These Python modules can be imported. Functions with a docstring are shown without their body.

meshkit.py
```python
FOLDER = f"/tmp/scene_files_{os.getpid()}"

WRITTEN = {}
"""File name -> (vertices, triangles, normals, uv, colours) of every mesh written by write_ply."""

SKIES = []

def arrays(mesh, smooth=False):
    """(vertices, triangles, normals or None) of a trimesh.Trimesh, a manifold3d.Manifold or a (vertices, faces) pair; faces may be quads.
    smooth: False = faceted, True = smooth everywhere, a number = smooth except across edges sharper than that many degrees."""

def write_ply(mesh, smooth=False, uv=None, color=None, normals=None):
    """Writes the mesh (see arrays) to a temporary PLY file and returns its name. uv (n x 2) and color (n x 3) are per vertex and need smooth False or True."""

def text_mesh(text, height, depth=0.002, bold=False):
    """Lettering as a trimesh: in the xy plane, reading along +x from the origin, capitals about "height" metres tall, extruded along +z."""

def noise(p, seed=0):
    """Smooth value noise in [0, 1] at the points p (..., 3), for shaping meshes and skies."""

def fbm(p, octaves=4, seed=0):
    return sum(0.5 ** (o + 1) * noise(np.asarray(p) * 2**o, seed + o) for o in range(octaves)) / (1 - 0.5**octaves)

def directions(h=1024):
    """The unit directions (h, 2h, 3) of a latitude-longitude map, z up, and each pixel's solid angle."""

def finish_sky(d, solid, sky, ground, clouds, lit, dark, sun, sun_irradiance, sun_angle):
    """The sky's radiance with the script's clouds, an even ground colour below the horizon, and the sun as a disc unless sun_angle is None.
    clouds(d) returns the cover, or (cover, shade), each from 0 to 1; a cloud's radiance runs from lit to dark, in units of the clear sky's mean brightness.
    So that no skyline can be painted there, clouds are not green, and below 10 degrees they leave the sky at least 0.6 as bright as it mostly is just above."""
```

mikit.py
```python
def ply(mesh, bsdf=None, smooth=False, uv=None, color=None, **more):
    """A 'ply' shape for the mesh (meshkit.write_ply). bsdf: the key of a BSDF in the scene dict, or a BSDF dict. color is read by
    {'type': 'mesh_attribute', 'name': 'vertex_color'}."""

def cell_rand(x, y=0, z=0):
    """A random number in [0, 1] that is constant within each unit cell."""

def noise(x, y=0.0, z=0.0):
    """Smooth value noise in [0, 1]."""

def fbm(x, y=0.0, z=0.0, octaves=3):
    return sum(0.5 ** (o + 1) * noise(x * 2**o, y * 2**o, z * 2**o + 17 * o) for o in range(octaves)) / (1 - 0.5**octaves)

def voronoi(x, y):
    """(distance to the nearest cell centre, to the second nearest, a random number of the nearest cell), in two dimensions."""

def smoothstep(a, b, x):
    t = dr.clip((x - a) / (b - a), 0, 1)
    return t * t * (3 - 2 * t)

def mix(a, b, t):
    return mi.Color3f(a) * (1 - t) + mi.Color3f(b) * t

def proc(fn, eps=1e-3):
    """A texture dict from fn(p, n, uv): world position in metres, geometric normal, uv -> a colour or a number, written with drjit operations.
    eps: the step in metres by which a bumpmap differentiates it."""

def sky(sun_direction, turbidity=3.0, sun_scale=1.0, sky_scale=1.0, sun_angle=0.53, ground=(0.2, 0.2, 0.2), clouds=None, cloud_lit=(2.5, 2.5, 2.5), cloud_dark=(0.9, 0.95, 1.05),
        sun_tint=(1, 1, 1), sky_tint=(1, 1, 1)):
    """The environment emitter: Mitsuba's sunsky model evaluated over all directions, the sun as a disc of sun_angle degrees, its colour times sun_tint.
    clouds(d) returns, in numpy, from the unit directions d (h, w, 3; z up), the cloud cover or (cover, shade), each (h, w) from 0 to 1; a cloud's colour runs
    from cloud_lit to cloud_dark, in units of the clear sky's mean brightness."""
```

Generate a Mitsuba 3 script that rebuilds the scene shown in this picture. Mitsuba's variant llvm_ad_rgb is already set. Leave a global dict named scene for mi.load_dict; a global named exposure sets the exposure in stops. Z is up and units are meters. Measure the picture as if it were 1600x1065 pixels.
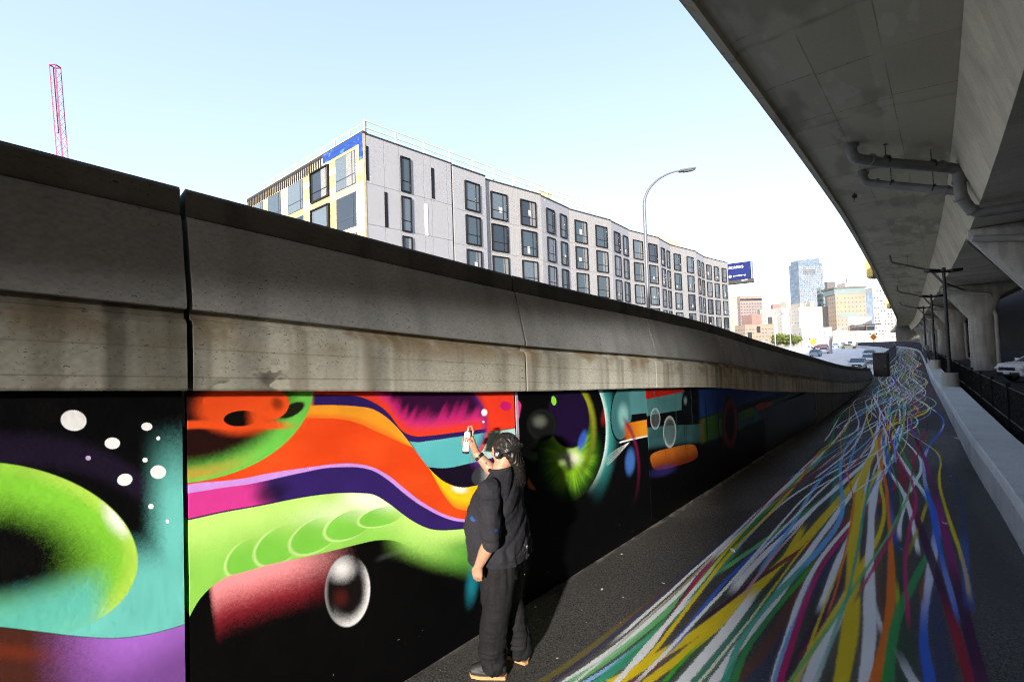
import math, random
import numpy as np, trimesh, manifold3d as m3, shapely
from shapely.geometry import Polygon
from scipy.interpolate import PchipInterpolator
import drjit as dr, mitsuba as mi
import mikit, meshkit
T = mi.ScalarTransform4f
scene, labels = {}, {}

# ------------------------------------------------------------------ camera, sky, exposure
YAW, PITCH, ROLL, FPX = math.radians(44.3), math.radians(1.7), 0.034, 711.0 / 1600
EYE = np.array([3.06, 0.0, 2.4])
FWD = np.array([-math.sin(YAW) * math.cos(PITCH), math.cos(YAW) * math.cos(PITCH), math.sin(PITCH)])
_r = np.cross(FWD, [0, 0, 1]); _r /= np.linalg.norm(_r)
UP = np.cross(_r, FWD) * math.cos(ROLL) + _r * math.sin(ROLL)
scene['camera'] = {'type': 'perspective', 'fov_axis': 'x', 'fov': 2 * math.degrees(math.atan(0.5 / FPX)), 'near_clip': 0.05, 'far_clip': 6000.0,
                   'to_world': T().look_at(origin=EYE.tolist(), target=(EYE + FWD).tolist(), up=UP.tolist())}
SUN_EL = math.radians(10.6)
SUN = (0.411 * math.cos(SUN_EL), -0.912 * math.cos(SUN_EL), math.sin(SUN_EL))
def veil(d):                           # thin high haze, a little streaky
    q = d / (d[..., 2:3] + .25)
    return np.clip(.40 + .5 * (meshkit.fbm(q * np.array([.9, 2.2, 1.0]) + 7, 4, 3) - .35), .2, .8)
scene['sky'] = mikit.sky(SUN, clouds=veil, cloud_lit=(0.56, 0.69, 0.91), turbidity=4, sun_scale=0.5, sky_scale=0.9, sun_angle=2.0, sun_tint=(0.66, 1.0, 2.4), sky_tint=(0.79, 0.705, 0.84))
exposure = 5.0

# ------------------------------------------------------------------ helpers
def numbered(key):
    if key not in scene and not any(k.startswith(key + '__') for k in scene) and key not in labels:
        return key
    n = 1
    while True:
        k = f'{key}_{n:03d}'
        if k not in scene and k not in labels and not any(q.startswith(k + '__') for q in scene):
            return k
        n += 1
_count = {}
def newkey(key):                       # fast numbering for entries that are one mesh
    n = _count.get(key, 0); _count[key] = n + 1
    return key if n == 0 else f'{key}_{n:03d}'
def thing(name, label, cat, group=None):
    key = newkey(name)
    labels[key] = {'label': label, 'category': cat}
    if group: labels[key]['group'] = group
    return key
def part(holder, name, mesh, mat, smooth=False, label=None, **kw):
    key = newkey(holder + '__' + name)
    scene[key] = mikit.ply(mesh, mat, smooth, **kw)
    if label: labels[key] = {'label': label}
    return key
def struct(name, mesh, mat, smooth=False, kind='structure', label=None, **kw):
    key = newkey(name)
    scene[key] = mikit.ply(mesh, mat, smooth, **kw)
    labels[key] = {'kind': kind}
    if label: labels[key]['label'] = label
    return key
def cat_(ms):
    return trimesh.util.concatenate([trimesh.Trimesh(np.asarray(m.vertices), np.asarray(m.faces), process=False) for m in ms])
def box(x0, x1, y0, y1, z0, z1):
    m = trimesh.creation.box((x1 - x0, y1 - y0, z1 - z0)); m.apply_translation(((x0 + x1) / 2, (y0 + y1) / 2, (z0 + z1) / 2)); return m
def cbox(sx, sy, sz, ch=0.01):         # box about the origin with chamfered edges
    pts = []
    for a in (-1, 1):
        for b in (-1, 1):
            for c in (-1, 1):
                x, y, z = a * sx / 2, b * sy / 2, c * sz / 2
                pts += [(x - a * ch, y - b * ch, z), (x - a * ch, y, z - c * ch), (x, y - b * ch, z - c * ch)]
    return trimesh.convex.convex_hull(np.array(pts))
def at(m, loc=(0, 0, 0), rz=0.0, rx=0.0, ry=0.0):
    M = trimesh.transformations.euler_matrix(rx, ry, rz, 'sxyz'); M[:3, 3] = loc
    m = m.copy(); m.apply_transform(M); return m
def tube(pts, r, n=10, caps=True):
    pts = np.asarray(pts, float); r = np.broadcast_to(r, len(pts)); vs, fs = [], []
    tg = np.gradient(pts, axis=0); tg /= np.linalg.norm(tg, axis=1, keepdims=True)
    a = np.cross(tg[0], [0.31, 0.17, 0.93]); a /= np.linalg.norm(a)
    for i, (p, t) in enumerate(zip(pts, tg)):
        a = a - t * (a @ t); a /= np.linalg.norm(a); b = np.cross(t, a)
        th = np.arange(n) * 2 * np.pi / n
        vs.append(p + r[i] * (np.cos(th)[:, None] * a + np.sin(th)[:, None] * b))
    for i in range(len(pts) - 1):
        for k in range(n):
            q = i * n + k, i * n + (k + 1) % n, (i + 1) * n + (k + 1) % n, (i + 1) * n + k
            fs += [(q[0], q[1], q[2]), (q[0], q[2], q[3])]
    vs = np.vstack(vs)
    if caps:
        c0, c1 = len(vs), len(vs) + 1; vs = np.vstack([vs, pts[0], pts[-1]]); e = (len(pts) - 1) * n
        for k in range(n):
            fs += [(c0, (k + 1) % n, k), (c1, e + k, e + (k + 1) % n)]
    return trimesh.Trimesh(vs, np.array(fs), process=False)
def lathe(prof, n=24, loc=(0, 0, 0)):
    m = trimesh.creation.revolve(np.array(prof, float), sections=n); m.apply_translation(loc); return m
def sweep(section, ys, fx, fz, closed=True):
    """section: [(dx, dz)] counter-clockwise seen from -y; fx, fz: offsets along y (arrays over ys)."""
    s = np.array(section, float); n = len(s)
    vs = np.concatenate([np.stack([s[:, 0] + x, np.full(n, y), s[:, 1] + z], 1) for y, x, z in zip(ys, fx, fz)])
    fs = []
    for i in range(len(ys) - 1):
        for k in range(n if closed else n - 1):
            k2 = (k + 1) % n
            q = i * n + k, i * n + k2, (i + 1) * n + k2, (i + 1) * n + k
            fs += [(q[0], q[1], q[2]), (q[0], q[2], q[3])]
    if closed:
        v2, f2 = trimesh.creation.triangulate_polygon(Polygon(s), engine='earcut')
        d = ((s[None] - v2[:, None]) ** 2).sum(-1).argmin(1); f2 = d[f2]; e = (len(ys) - 1) * n
        fs += [tuple(t) for t in f2] + [tuple(t[::-1] + e) for t in f2]
    m = trimesh.Trimesh(vs, np.array(fs), process=False); 
    if closed: m.fix_normals()
    return m
def grid(xs, ys, z):
    X, Y = np.meshgrid(xs, ys, indexing='ij'); Z = z(X, Y) if callable(z) else np.full_like(X, z)
    n, m = X.shape; i = np.arange(n * m).reshape(n, m)
    f = np.stack([i[:-1, :-1], i[1:, :-1], i[1:, 1:], i[:-1, 1:]], -1).reshape(-1, 4)
    return (np.stack([X, Y, Z], -1).reshape(-1, 3), f)
def prism(poly, z0, z1):
    m = trimesh.creation.extrude_polygon(Polygon(poly), z1 - z0, engine='earcut'); m.apply_translation((0, 0, z0)); return m
def rgb(c):
    return {'type': 'rgb', 'value': list(map(float, c))}
def mat(key, color, rough=0.6, metallic=0.0, spec=0.5, bump=None, bscale=None, **kw):
    b = {'type': 'principled', 'base_color': rgb(color) if not callable(color) else mikit.proc(color), 'roughness': rough if not callable(rough) else mikit.proc(rough), 'metallic': metallic, 'specular': spec, **kw}
    if bump is not None:
        b = {'type': 'bumpmap', 'arbitrary': mikit.proc(bump, eps=kw.pop('eps', 2e-3)), 'scale': bscale or 1.0, 'bsdf': b}
    scene[key] = {'type': 'twosided', 'bsdf': b}
    return key
C_ = PchipInterpolator([-120, -30, 0, 10, 24, 30, 49, 91, 166, 300, 500], [.1, .1, .02, -.08, -.45, -.7, -1.7, -4.1, -8.6, -19, -40])
def bend(y): return C_(np.clip(y, -120, 500))     # how the whole road corridor bends to the west
ZP = PchipInterpolator([-40, 0, 33, 40, 50, 70, 90, 130, 400], [0, 0, 0, .22, .6, 1.0, 1.2, 1.25, 1.25])   # path level
BB = PchipInterpolator([-30, -4, .5, 3, 5.8, 8.2, 10.7, 14.7, 16.4, 24, 40, 50], [4.7, 2.62, 2.27, 2.06, 1.88, 1.70, 1.44, 1.08, .93, .32, -.5, -.8])  # underside of the highway parapet
# ------------------------------------------------------------------ materials
fbm, noise, sm, mix = mikit.fbm, mikit.noise, mikit.smoothstep, mikit.mix
def conc(base, warm=(.30, .27, .20), stain=0.5, pits=True, streak=0.6, board=0.0):
    def f(p, n, uv):
        big = fbm(p.x * .7, p.y * .7, p.z * .9, 4)
        col = mix(base, [c * .62 for c in base], sm(.35, .75, big) * stain)
        col = mix(col, warm, sm(.5, .8, fbm(p.x * 1.3 + 9, p.y * 1.3, p.z * 1.1 + 3, 3)) * .45)
        st = fbm(p.x * 5, p.y * 5, p.z * .35, 3)
        col = col * (1 - streak * .5 * sm(.45, .75, st))
        col = col * (.86 + .28 * noise(p.x * 60, p.y * 60, p.z * 60)) 
        if pits:
            clump = sm(.35, .65, noise(p.x * 2 + 5, p.y * 2.3, p.z * 2.3))
            for sc_, rad, lim in ((60.0, .20, .80), (26.0, .15, .88)):
                wx, wz = noise(p.y * 90, p.z * 90, 3.) * .5, noise(p.y * 80, p.z * 80, 7.) * .4
                d, _, r = mikit.voronoi(p.y * sc_ * .8 + p.x * 9 + wx, p.z * sc_ * 1.3 + p.x * 3 + wz)
                col = mix(col, (.03, .03, .027), sm(rad, rad * .5, d) * sm(lim, lim + .02, r) * (.25 + .6 * clump))
        return col
    return f
def upper(p, n, uv):
    c = conc((.33, .345, .345), (.30, .30, .27), .3, True, .35)(p, n, uv)
    return c * (1 - .32 * sm(.53, .50, p.y)) * (1 - .35 * sm(.25, .0, p.z - (2.29 - .076 * p.y) - .43) * fbm(p.y * 3, p.z, 2., 3)) * (1 - .3 * sm(6, 14, p.y))  # near panel darkened in the colour to stand in for shade
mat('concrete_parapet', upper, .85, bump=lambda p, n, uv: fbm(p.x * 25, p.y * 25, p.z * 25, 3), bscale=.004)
def stained(p, n, uv):                     # the parapet's lower beam: rain streaks, moss and black crust
    c = conc((.44, .44, .38), (.40, .37, .27), .6, True, .9)(p, n, uv)
    b = sm(.47, .55, fbm(p.y * 9 + 3, p.z * 15, 0, 4)) * sm(.40, .55, fbm(p.y * 3 + 1, p.z * 5, 2, 3) + .08) * sm(.30, .0, dr.abs(p.y - .8) - .05) * sm(.24, .1, p.z - (2.29 - .076 * p.y))
    c = mix(c, (.035, .033, .028), b * .9)
    c = mix(c, (.20, .14, .065), sm(.40, .62, fbm(p.y * 3.1, p.z * 5, 9., 4)) * sm(.18, .36, p.z - (2.29 - .076 * p.y)) * .7)
    t_ = p.z - (2.29 - .076 * p.y)
    for h_, k_ in ((.085, .35), (.235, .25)):
        c = c * (1 - k_ * sm(.006, .002, dr.abs(t_ - h_ - .006 * noise(p.y * 2, h_, 0.))))
    c = mix(c, (.50, .48, .42), sm(.6, .75, fbm(p.y * 6, p.z * .7, 5., 3)) * .4)
    run = sm(.55, .75, fbm(p.y * 9, p.z * .5, 2.0, 3))
    c = mix(c, (.12, .10, .06), run * .45)
    near_shade = sm(.78, .48, p.y + .22 * fbm(p.y * 4, p.z * 2, 1., 3) - .08)  # shade over the near end of the beam, painted into its colour
    return c * (1 - near_shade * (.58 + .25 * sm(.4, .7, fbm(p.y * 9, p.z * .8, 6., 3))))
mat('concrete_base', conc((.13, .13, .12), (.10, .09, .07), .6), .85)
mat('concrete_weathered', conc((.105, .107, .105), (.11, .105, .09), .5), .85, bump=lambda p, n, uv: fbm(p.x * 25, p.y * 25, p.z * 25, 3), bscale=.004)
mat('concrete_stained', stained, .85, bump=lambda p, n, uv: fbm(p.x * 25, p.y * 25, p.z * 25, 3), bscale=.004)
def deckf(p, n, uv):                       # soffit cast on plywood sheets
    px = p.x + .014 * p.y
    row = dr.floor(px / 1.2)
    py = p.y + 2.4 * mikit.cell_rand(row, 2, 9)
    k = dr.floor(py / 2.44)
    c = mix((.37, .325, .225), (.31, .27, .185), fbm(p.x * .6, p.y * .6, 1., 4)) * (.92 + .13 * mikit.cell_rand(row, k, 3)) * (.93 + .14 * noise(p.x * 40, p.y * 40, p.z * 40))
    e = dr.maximum(sm(.487, .494, dr.abs(px / 1.2 - row - .5)) * .7, sm(.4935, .497, dr.abs(py / 2.44 - k - .5)))
    c = c * (1 - .6 * e * sm(.2, .6, noise(p.x * 1.3, p.y * 1.3, 1.)))
    y5 = p.y / 5.1 + .02 * fbm(p.x * 2, p.y * .5, 0., 2)
    c = c * (1 - .35 * sm(.47, .5, dr.abs(y5 - dr.floor(y5) - .5)) * noise(p.x * 3, p.y * 9, 2.))
    c = mix(c, (.13, .11, .075), sm(.58, .74, fbm(p.x * 1.1, p.y * .35, 7.0, 4)) * .45)
    return mix(c, (.45, .42, .34), sm(.66, .72, fbm(p.x * 2.5, p.y * .8, 3.0, 4)) * .3)
mat('concrete_deck', deckf, .85)
def webf(p, n, uv):
    c = conc((.40, .36, .27), (.33, .28, .19), .5, False, .2)(p, n, uv)
    t = p.y * .8 + p.z * .6
    k = dr.floor(t * 3)
    c = c * (.9 + .16 * mikit.cell_rand(k, 5, 1))
    return c * (1 - .2 * sm(.46, .5, dr.abs(t * 3 - k - .5)))
mat('concrete_web', webf, .85)
mat('concrete_column', conc((.40, .39, .34), (.34, .32, .25), .4, False, .5), .85)
mat('concrete_coping', conc((.42, .44, .43), (.38, .38, .34), .4, False, .15), .9, bump=lambda p, n, uv: fbm(p.x * 40, p.y * 40, p.z * 40, 3), bscale=.003)
mat('concrete_rough', conc((.30, .31, .31), (.24, .24, .22), .8, False, .2), .9, bump=lambda p, n, uv: fbm(p.x * 9, p.y * 6, p.z * 12, 4), bscale=.03)
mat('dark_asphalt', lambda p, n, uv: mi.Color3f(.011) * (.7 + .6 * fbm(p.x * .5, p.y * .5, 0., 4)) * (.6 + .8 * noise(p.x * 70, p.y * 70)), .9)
mat('road_concrete', lambda p, n, uv: mix((.56, .55, .51), (.48, .47, .44), fbm(p.x * .3, p.y * .05, 0., 4)) * (.9 + .2 * noise(p.x * 5, p.y * 5)), .9)
mat('earth', lambda p, n, uv: mix((.20, .19, .16), (.12, .13, .08), fbm(p.x * .02, p.y * .02, 0., 4)), .95)
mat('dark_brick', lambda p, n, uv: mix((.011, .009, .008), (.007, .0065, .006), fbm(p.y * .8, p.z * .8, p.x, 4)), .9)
mat('fence_black', (.004, .004, .0045), .6, spec=.1)
mat('black_metal', (.012, .012, .013), .5, .0)

STRIPE_S0, STRIPE_DS, STRIPE_K = 0.28768207245178085, 0.06717431361279463, 52
STRIPES = [
  ([0.133, 0.038, 0.006], [0.16, 0.133, 0.006], 0.03, 0.55, -5, 4.98, "58 61 65 69 73 78 82 84 86 89 94 100 106 113 120 127 134 137 138 138 138 138 138 138 138 138 138 138 138 138 138 138 138 138 138 138 138 138 138 138 138 138 138 138 138 138 138 138 138 138 138 138"),
  ([0.038, 0.004, 0.038], [0.011, 0.027, 0.133], 0.016, 0.6, -5, 999, "77 78 79 81 82 84 86 87 87 88 88 88 87 87 86 85 84 82 79 74 69 65 61 60 62 68 75 78 73 57 36 14 -7 -21 -24 -17 -17 -43 -83 -116 -129 -130 -151 -199 -234 -246 -278 -329 -359 -394 -448 -470"),
  ([0.008, 0.068, 0.022], [0.008, 0.068, 0.022], 0.07, 0.55, -5, 7.12, "147 148 148 149 150 150 151 152 152 153 153 154 155 157 159 161 163 165 168 169 170 170 170 170 170 170 170 170 170 170 170 170 170 170 170 170 170 170 170 170 170 170 170 170 170 170 170 170 170 170 170 170"),
  ([0.008, 0.068, 0.022], [0.027, 0.32, 0.223], 0.06, 0.5, -5, 999, "158 159 159 160 160 160 161 161 162 164 167 170 173 175 172 166 157 147 135 124 112 100 88 74 63 57 62 75 87 82 55 21 -7 -23 -18 -3 -14 -58 -98 -106 -100 -129 -178 -195 -208 -256 -286 -314 -364 -401 -439 -463"),
  ([0.011, 0.027, 0.133], [0.008, 0.068, 0.022], 0.07, 0.4, -5, 8.06, "196 195 195 194 194 193 193 192 191 191 192 193 194 196 197 198 199 201 202 204 205 205 205 205 205 205 205 205 205 205 205 205 205 205 205 205 205 205 205 205 205 205 205 205 205 205 205 205 205 205 205 205"),
  ([0.133, 0.038, 0.006], [0.133, 0.038, 0.006], 0.05, 0.55, -5, 999, "151 155 158 162 166 171 175 180 186 187 186 186 185 187 188 188 186 183 180 177 176 177 180 185 189 188 180 166 150 135 125 124 132 131 109 76 54 48 45 20 -18 -35 -47 -83 -115 -139 -176 -210 -245 -291 -334 -400"),
  ([0.038, 0.004, 0.038], [0.038, 0.004, 0.038], 0.05, 0.6, -5, 999, "201 202 203 204 204 205 207 208 209 210 211 212 213 215 216 217 215 213 210 207 200 192 182 168 152 134 116 96 78 71 82 104 116 99 58 15 -15 -21 -5 -6 -52 -106 -122 -117 -150 -210 -229 -250 -309 -341 -376 -475"),
  ([0.008, 0.068, 0.022], [0.008, 0.068, 0.022], 0.08, 0.5, -5, 8.3, "307 303 300 297 293 289 285 280 275 270 265 259 253 246 239 231 223 214 205 195 187 185 185 185 185 185 185 185 185 185 185 185 185 185 185 185 185 185 185 185 185 185 185 185 185 185 185 185 185 185 185 185"),
  ([0.011, 0.027, 0.133], [0.011, 0.027, 0.133], 0.05, 0.5, -5, 6.28, "316 314 312 310 307 304 301 298 295 291 287 283 278 273 266 260 253 246 241 239 239 239 239 239 239 239 239 239 239 239 239 239 239 239 239 239 239 239 239 239 239 239 239 239 239 239 239 239 239 239 239 239"),
  ([0.133, 0.038, 0.006], [0.16, 0.133, 0.006], 0.05, 0.5, 4.7, 8.19, "295 291 288 284 280 276 272 267 262 256 251 244 238 231 224 217 209 200 191 182 175 173 173 173 173 173 173 173 173 173 173 173 173 173 173 173 173 173 173 173 173 173 173 173 173 173 173 173 173 173 173 173"),
  ([0.706, 0.741, 0.776], [0.706, 0.741, 0.776], 0.035, 0.97, -5, 999, "75 77 80 84 87 91 96 99 99 99 98 96 94 92 90 89 88 87 87 86 84 80 75 68 59 51 51 62 85 107 109 85 48 11 -14 -21 -2 11 -21 -78 -113 -109 -107 -154 -208 -216 -238 -298 -326 -357 -415 -417"),
  ([0.133, 0.438, 0.16], [0.027, 0.259, 0.068], 0.035, 0.85, -5, 999, "72 75 79 83 88 93 99 103 105 105 104 102 100 98 96 94 93 92 93 92 86 75 61 44 25 11 14 41 75 83 50 -2 -42 -50 -19 3 -38 -102 -115 -91 -114 -176 -184 -190 -247 -268 -289 -335 -376 -424 -464 -558"),
  ([0.706, 0.741, 0.776], [0.133, 0.388, 0.741], 0.018, 0.95, -5, 999, "74 79 83 88 94 99 106 110 113 113 112 110 107 105 104 106 111 120 130 143 158 174 190 200 203 196 182 165 147 132 134 155 179 172 131 87 66 75 86 53 -1 -16 -13 -50 -98 -111 -143 -188 -224 -267 -308 -374"),
  ([0.027, 0.32, 0.223], [0.027, 0.259, 0.068], 0.04, 0.85, -5, 5.91, "95 97 99 102 104 107 110 112 112 111 109 109 109 109 109 109 109 109 109 109 109 109 109 109 109 109 109 109 109 109 109 109 109 109 109 109 109 109 109 109 109 109 109 109 109 109 109 109 109 109 109 109"),
  ([0.038, 0.004, 0.038], [0.438, 0.011, 0.133], 0.022, 0.9, -5, 5.56, "127 125 124 123 122 120 119 117 112 106 100 96 93 89 85 80 75 71 70 70 70 70 70 70 70 70 70 70 70 70 70 70 70 70 70 70 70 70 70 70 70 70 70 70 70 70 70 70 70 70 70 70"),
  ([0.438, 0.011, 0.133], [0.259, 0.006, 0.027], 0.02, 0.95, -5, 5.56, "125 125 124 123 122 121 119 118 113 107 101 97 92 87 82 76 70 65 63 63 63 63 63 63 63 63 63 63 63 63 63 63 63 63 63 63 63 63 63 63 63 63 63 63 63 63 63 63 63 63 63 63"),
  ([0.706, 0.741, 0.776], [0.706, 0.741, 0.776], 0.016, 0.95, -5, 4.48, "122 122 121 121 120 120 119 118 113 113 115 117 118 121 123 125 126 127 127 127 127 127 127 127 127 127 127 127 127 127 127 127 127 127 127 127 127 127 127 127 127 127 127 127 127 127 127 127 127 127 127 127"),
  ([0.706, 0.16, 0.006], [0.64, 0.491, 0.006], 0.022, 0.9, -5, 999, "126 125 125 124 124 123 122 122 119 115 111 107 105 104 103 101 98 94 87 79 76 78 78 72 59 43 24 5 -3 11 43 57 32 -15 -54 -62 -40 -36 -84 -133 -132 -130 -178 -214 -223 -261 -296 -327 -376 -417 -457 -454"),
  ([0.64, 0.491, 0.006], [0.64, 0.491, 0.006], 0.05, 0.95, -5, 999, "72 79 86 94 102 110 120 129 138 144 150 154 158 161 163 165 167 168 168 169 167 160 150 146 158 182 201 196 164 123 90 84 116 143 111 49 25 48 48 -10 -38 -29 -66 -102 -120 -161 -189 -212 -254 -288 -337 -439"),
  ([0.64, 0.491, 0.006], [0.64, 0.491, 0.006], 0.035, 0.9, -5, 7.16, "107 111 115 119 124 129 134 140 145 150 154 156 156 153 149 144 140 135 130 126 125 125 125 125 125 125 125 125 125 125 125 125 125 125 125 125 125 125 125 125 125 125 125 125 125 125 125 125 125 125 125 125"),
  ([0.438, 0.011, 0.133], [0.259, 0.006, 0.027], 0.014, 0.9, -5, 3.46, "99 103 108 112 117 122 128 134 139 145 152 159 166 174 181 184 185 185 185 185 185 185 185 185 185 185 185 185 185 185 185 185 185 185 185 185 185 185 185 185 185 185 185 185 185 185 185 185 185 185 185 185"),
  ([0.64, 0.491, 0.006], [0.038, 0.342, 0.018], 0.016, 0.9, -5, 3.89, "143 143 143 143 143 144 144 144 147 151 156 161 167 173 179 183 185 185 185 185 185 185 185 185 185 185 185 185 185 185 185 185 185 185 185 185 185 185 185 185 185 185 185 185 185 185 185 185 185 185 185 185"),
  ([0.133, 0.388, 0.741], [0.027, 0.108, 0.578], 0.025, 0.85, 3.31, 999, "138 137 136 135 134 133 132 131 130 127 125 126 128 134 141 146 151 152 148 141 133 124 113 101 87 72 59 55 67 93 114 110 77 33 -5 -28 -25 0 -2 -54 -110 -126 -113 -135 -200 -228 -235 -285 -330 -359 -412 -435"),
  ([0.027, 0.259, 0.068], [0.008, 0.068, 0.022], 0.022, 0.75, 3.94, 5.17, "144 143 142 140 139 137 136 134 132 131 130 123 117 110 103 96 89 84 83 83 83 83 83 83 83 83 83 83 83 83 83 83 83 83 83 83 83 83 83 83 83 83 83 83 83 83 83 83 83 83 83 83"),
  ([0.038, 0.004, 0.038], [0.259, 0.006, 0.027], 0.024, 0.95, 3.86, 999, "100 103 107 110 114 118 123 127 132 138 144 152 161 172 184 196 209 218 222 222 224 228 234 238 238 231 214 192 168 143 123 116 131 156 159 124 73 35 28 45 39 -17 -65 -66 -75 -131 -170 -186 -234 -273 -312 -418"),
  ([0.027, 0.259, 0.068], [0.133, 0.438, 0.16], 0.03, 0.85, 4.92, 999, "75 78 81 84 87 91 94 98 102 107 112 117 123 129 136 143 149 155 160 165 169 173 174 172 165 152 134 113 90 66 47 44 62 89 97 68 16 -30 -55 -48 -29 -54 -120 -163 -159 -170 -234 -277 -290 -340 -388 -381"),
  ([0.706, 0.741, 0.776], [0.706, 0.741, 0.776], 0.04, 0.97, -5, 4.98, "149 150 151 151 152 153 153 154 155 155 154 152 150 149 147 145 143 142 142 142 142 142 142 142 142 142 142 142 142 142 142 142 142 142 142 142 142 142 142 142 142 142 142 142 142 142 142 142 142 142 142 142"),
  ([0.706, 0.741, 0.776], [0.706, 0.741, 0.776], 0.035, 0.97, 4.61, 999, "142 142 141 141 140 140 139 139 138 138 137 136 137 140 143 146 150 155 159 164 169 175 180 182 178 170 160 147 136 136 152 172 171 143 106 78 72 84 74 30 -7 -11 -21 -67 -99 -115 -157 -192 -225 -275 -319 -395"),
  ([0.133, 0.388, 0.741], [0.706, 0.741, 0.776], 0.024, 0.9, 5.19, 999, "185 182 180 177 174 170 167 163 159 155 150 145 142 140 136 131 126 123 124 129 135 139 141 141 138 133 126 118 113 116 129 142 144 126 96 64 39 27 31 30 -1 -48 -79 -85 -101 -150 -193 -212 -249 -302 -338 -381"),
  ([0.706, 0.741, 0.776], [0.706, 0.741, 0.776], 0.04, 0.97, -5, 999, "166 166 167 167 168 168 169 170 170 171 172 172 173 173 174 174 175 174 172 168 163 157 149 141 131 120 112 113 125 142 148 132 100 67 43 35 45 49 17 -31 -56 -54 -67 -117 -152 -163 -201 -247 -277 -319 -359 -385"),
  ([0.133, 0.388, 0.741], [0.027, 0.32, 0.223], 0.03, 0.9, -5, 999, "210 206 202 197 193 188 182 176 170 168 170 174 178 181 182 178 167 153 139 127 117 110 107 110 118 128 131 122 100 69 37 9 -10 -9 15 34 12 -44 -93 -109 -93 -92 -146 -203 -208 -216 -275 -315 -334 -386 -425 -428"),
  ([0.038, 0.342, 0.018], [0.027, 0.259, 0.068], 0.022, 0.85, -5, 6.07, "206 203 200 197 193 190 186 181 176 176 178 181 182 182 183 184 185 186 187 187 187 187 187 187 187 187 187 187 187 187 187 187 187 187 187 187 187 187 187 187 187 187 187 187 187 187 187 187 187 187 187 187"),
  ([0.706, 0.741, 0.776], [0.706, 0.741, 0.776], 0.024, 0.97, -5, 999, "227 225 222 218 215 212 208 204 199 195 190 187 186 188 192 196 199 200 201 201 200 198 195 191 185 178 172 170 176 186 195 190 171 144 117 95 83 85 85 60 17 -16 -28 -37 -73 -122 -145 -170 -221 -259 -297 -377"),
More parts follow.
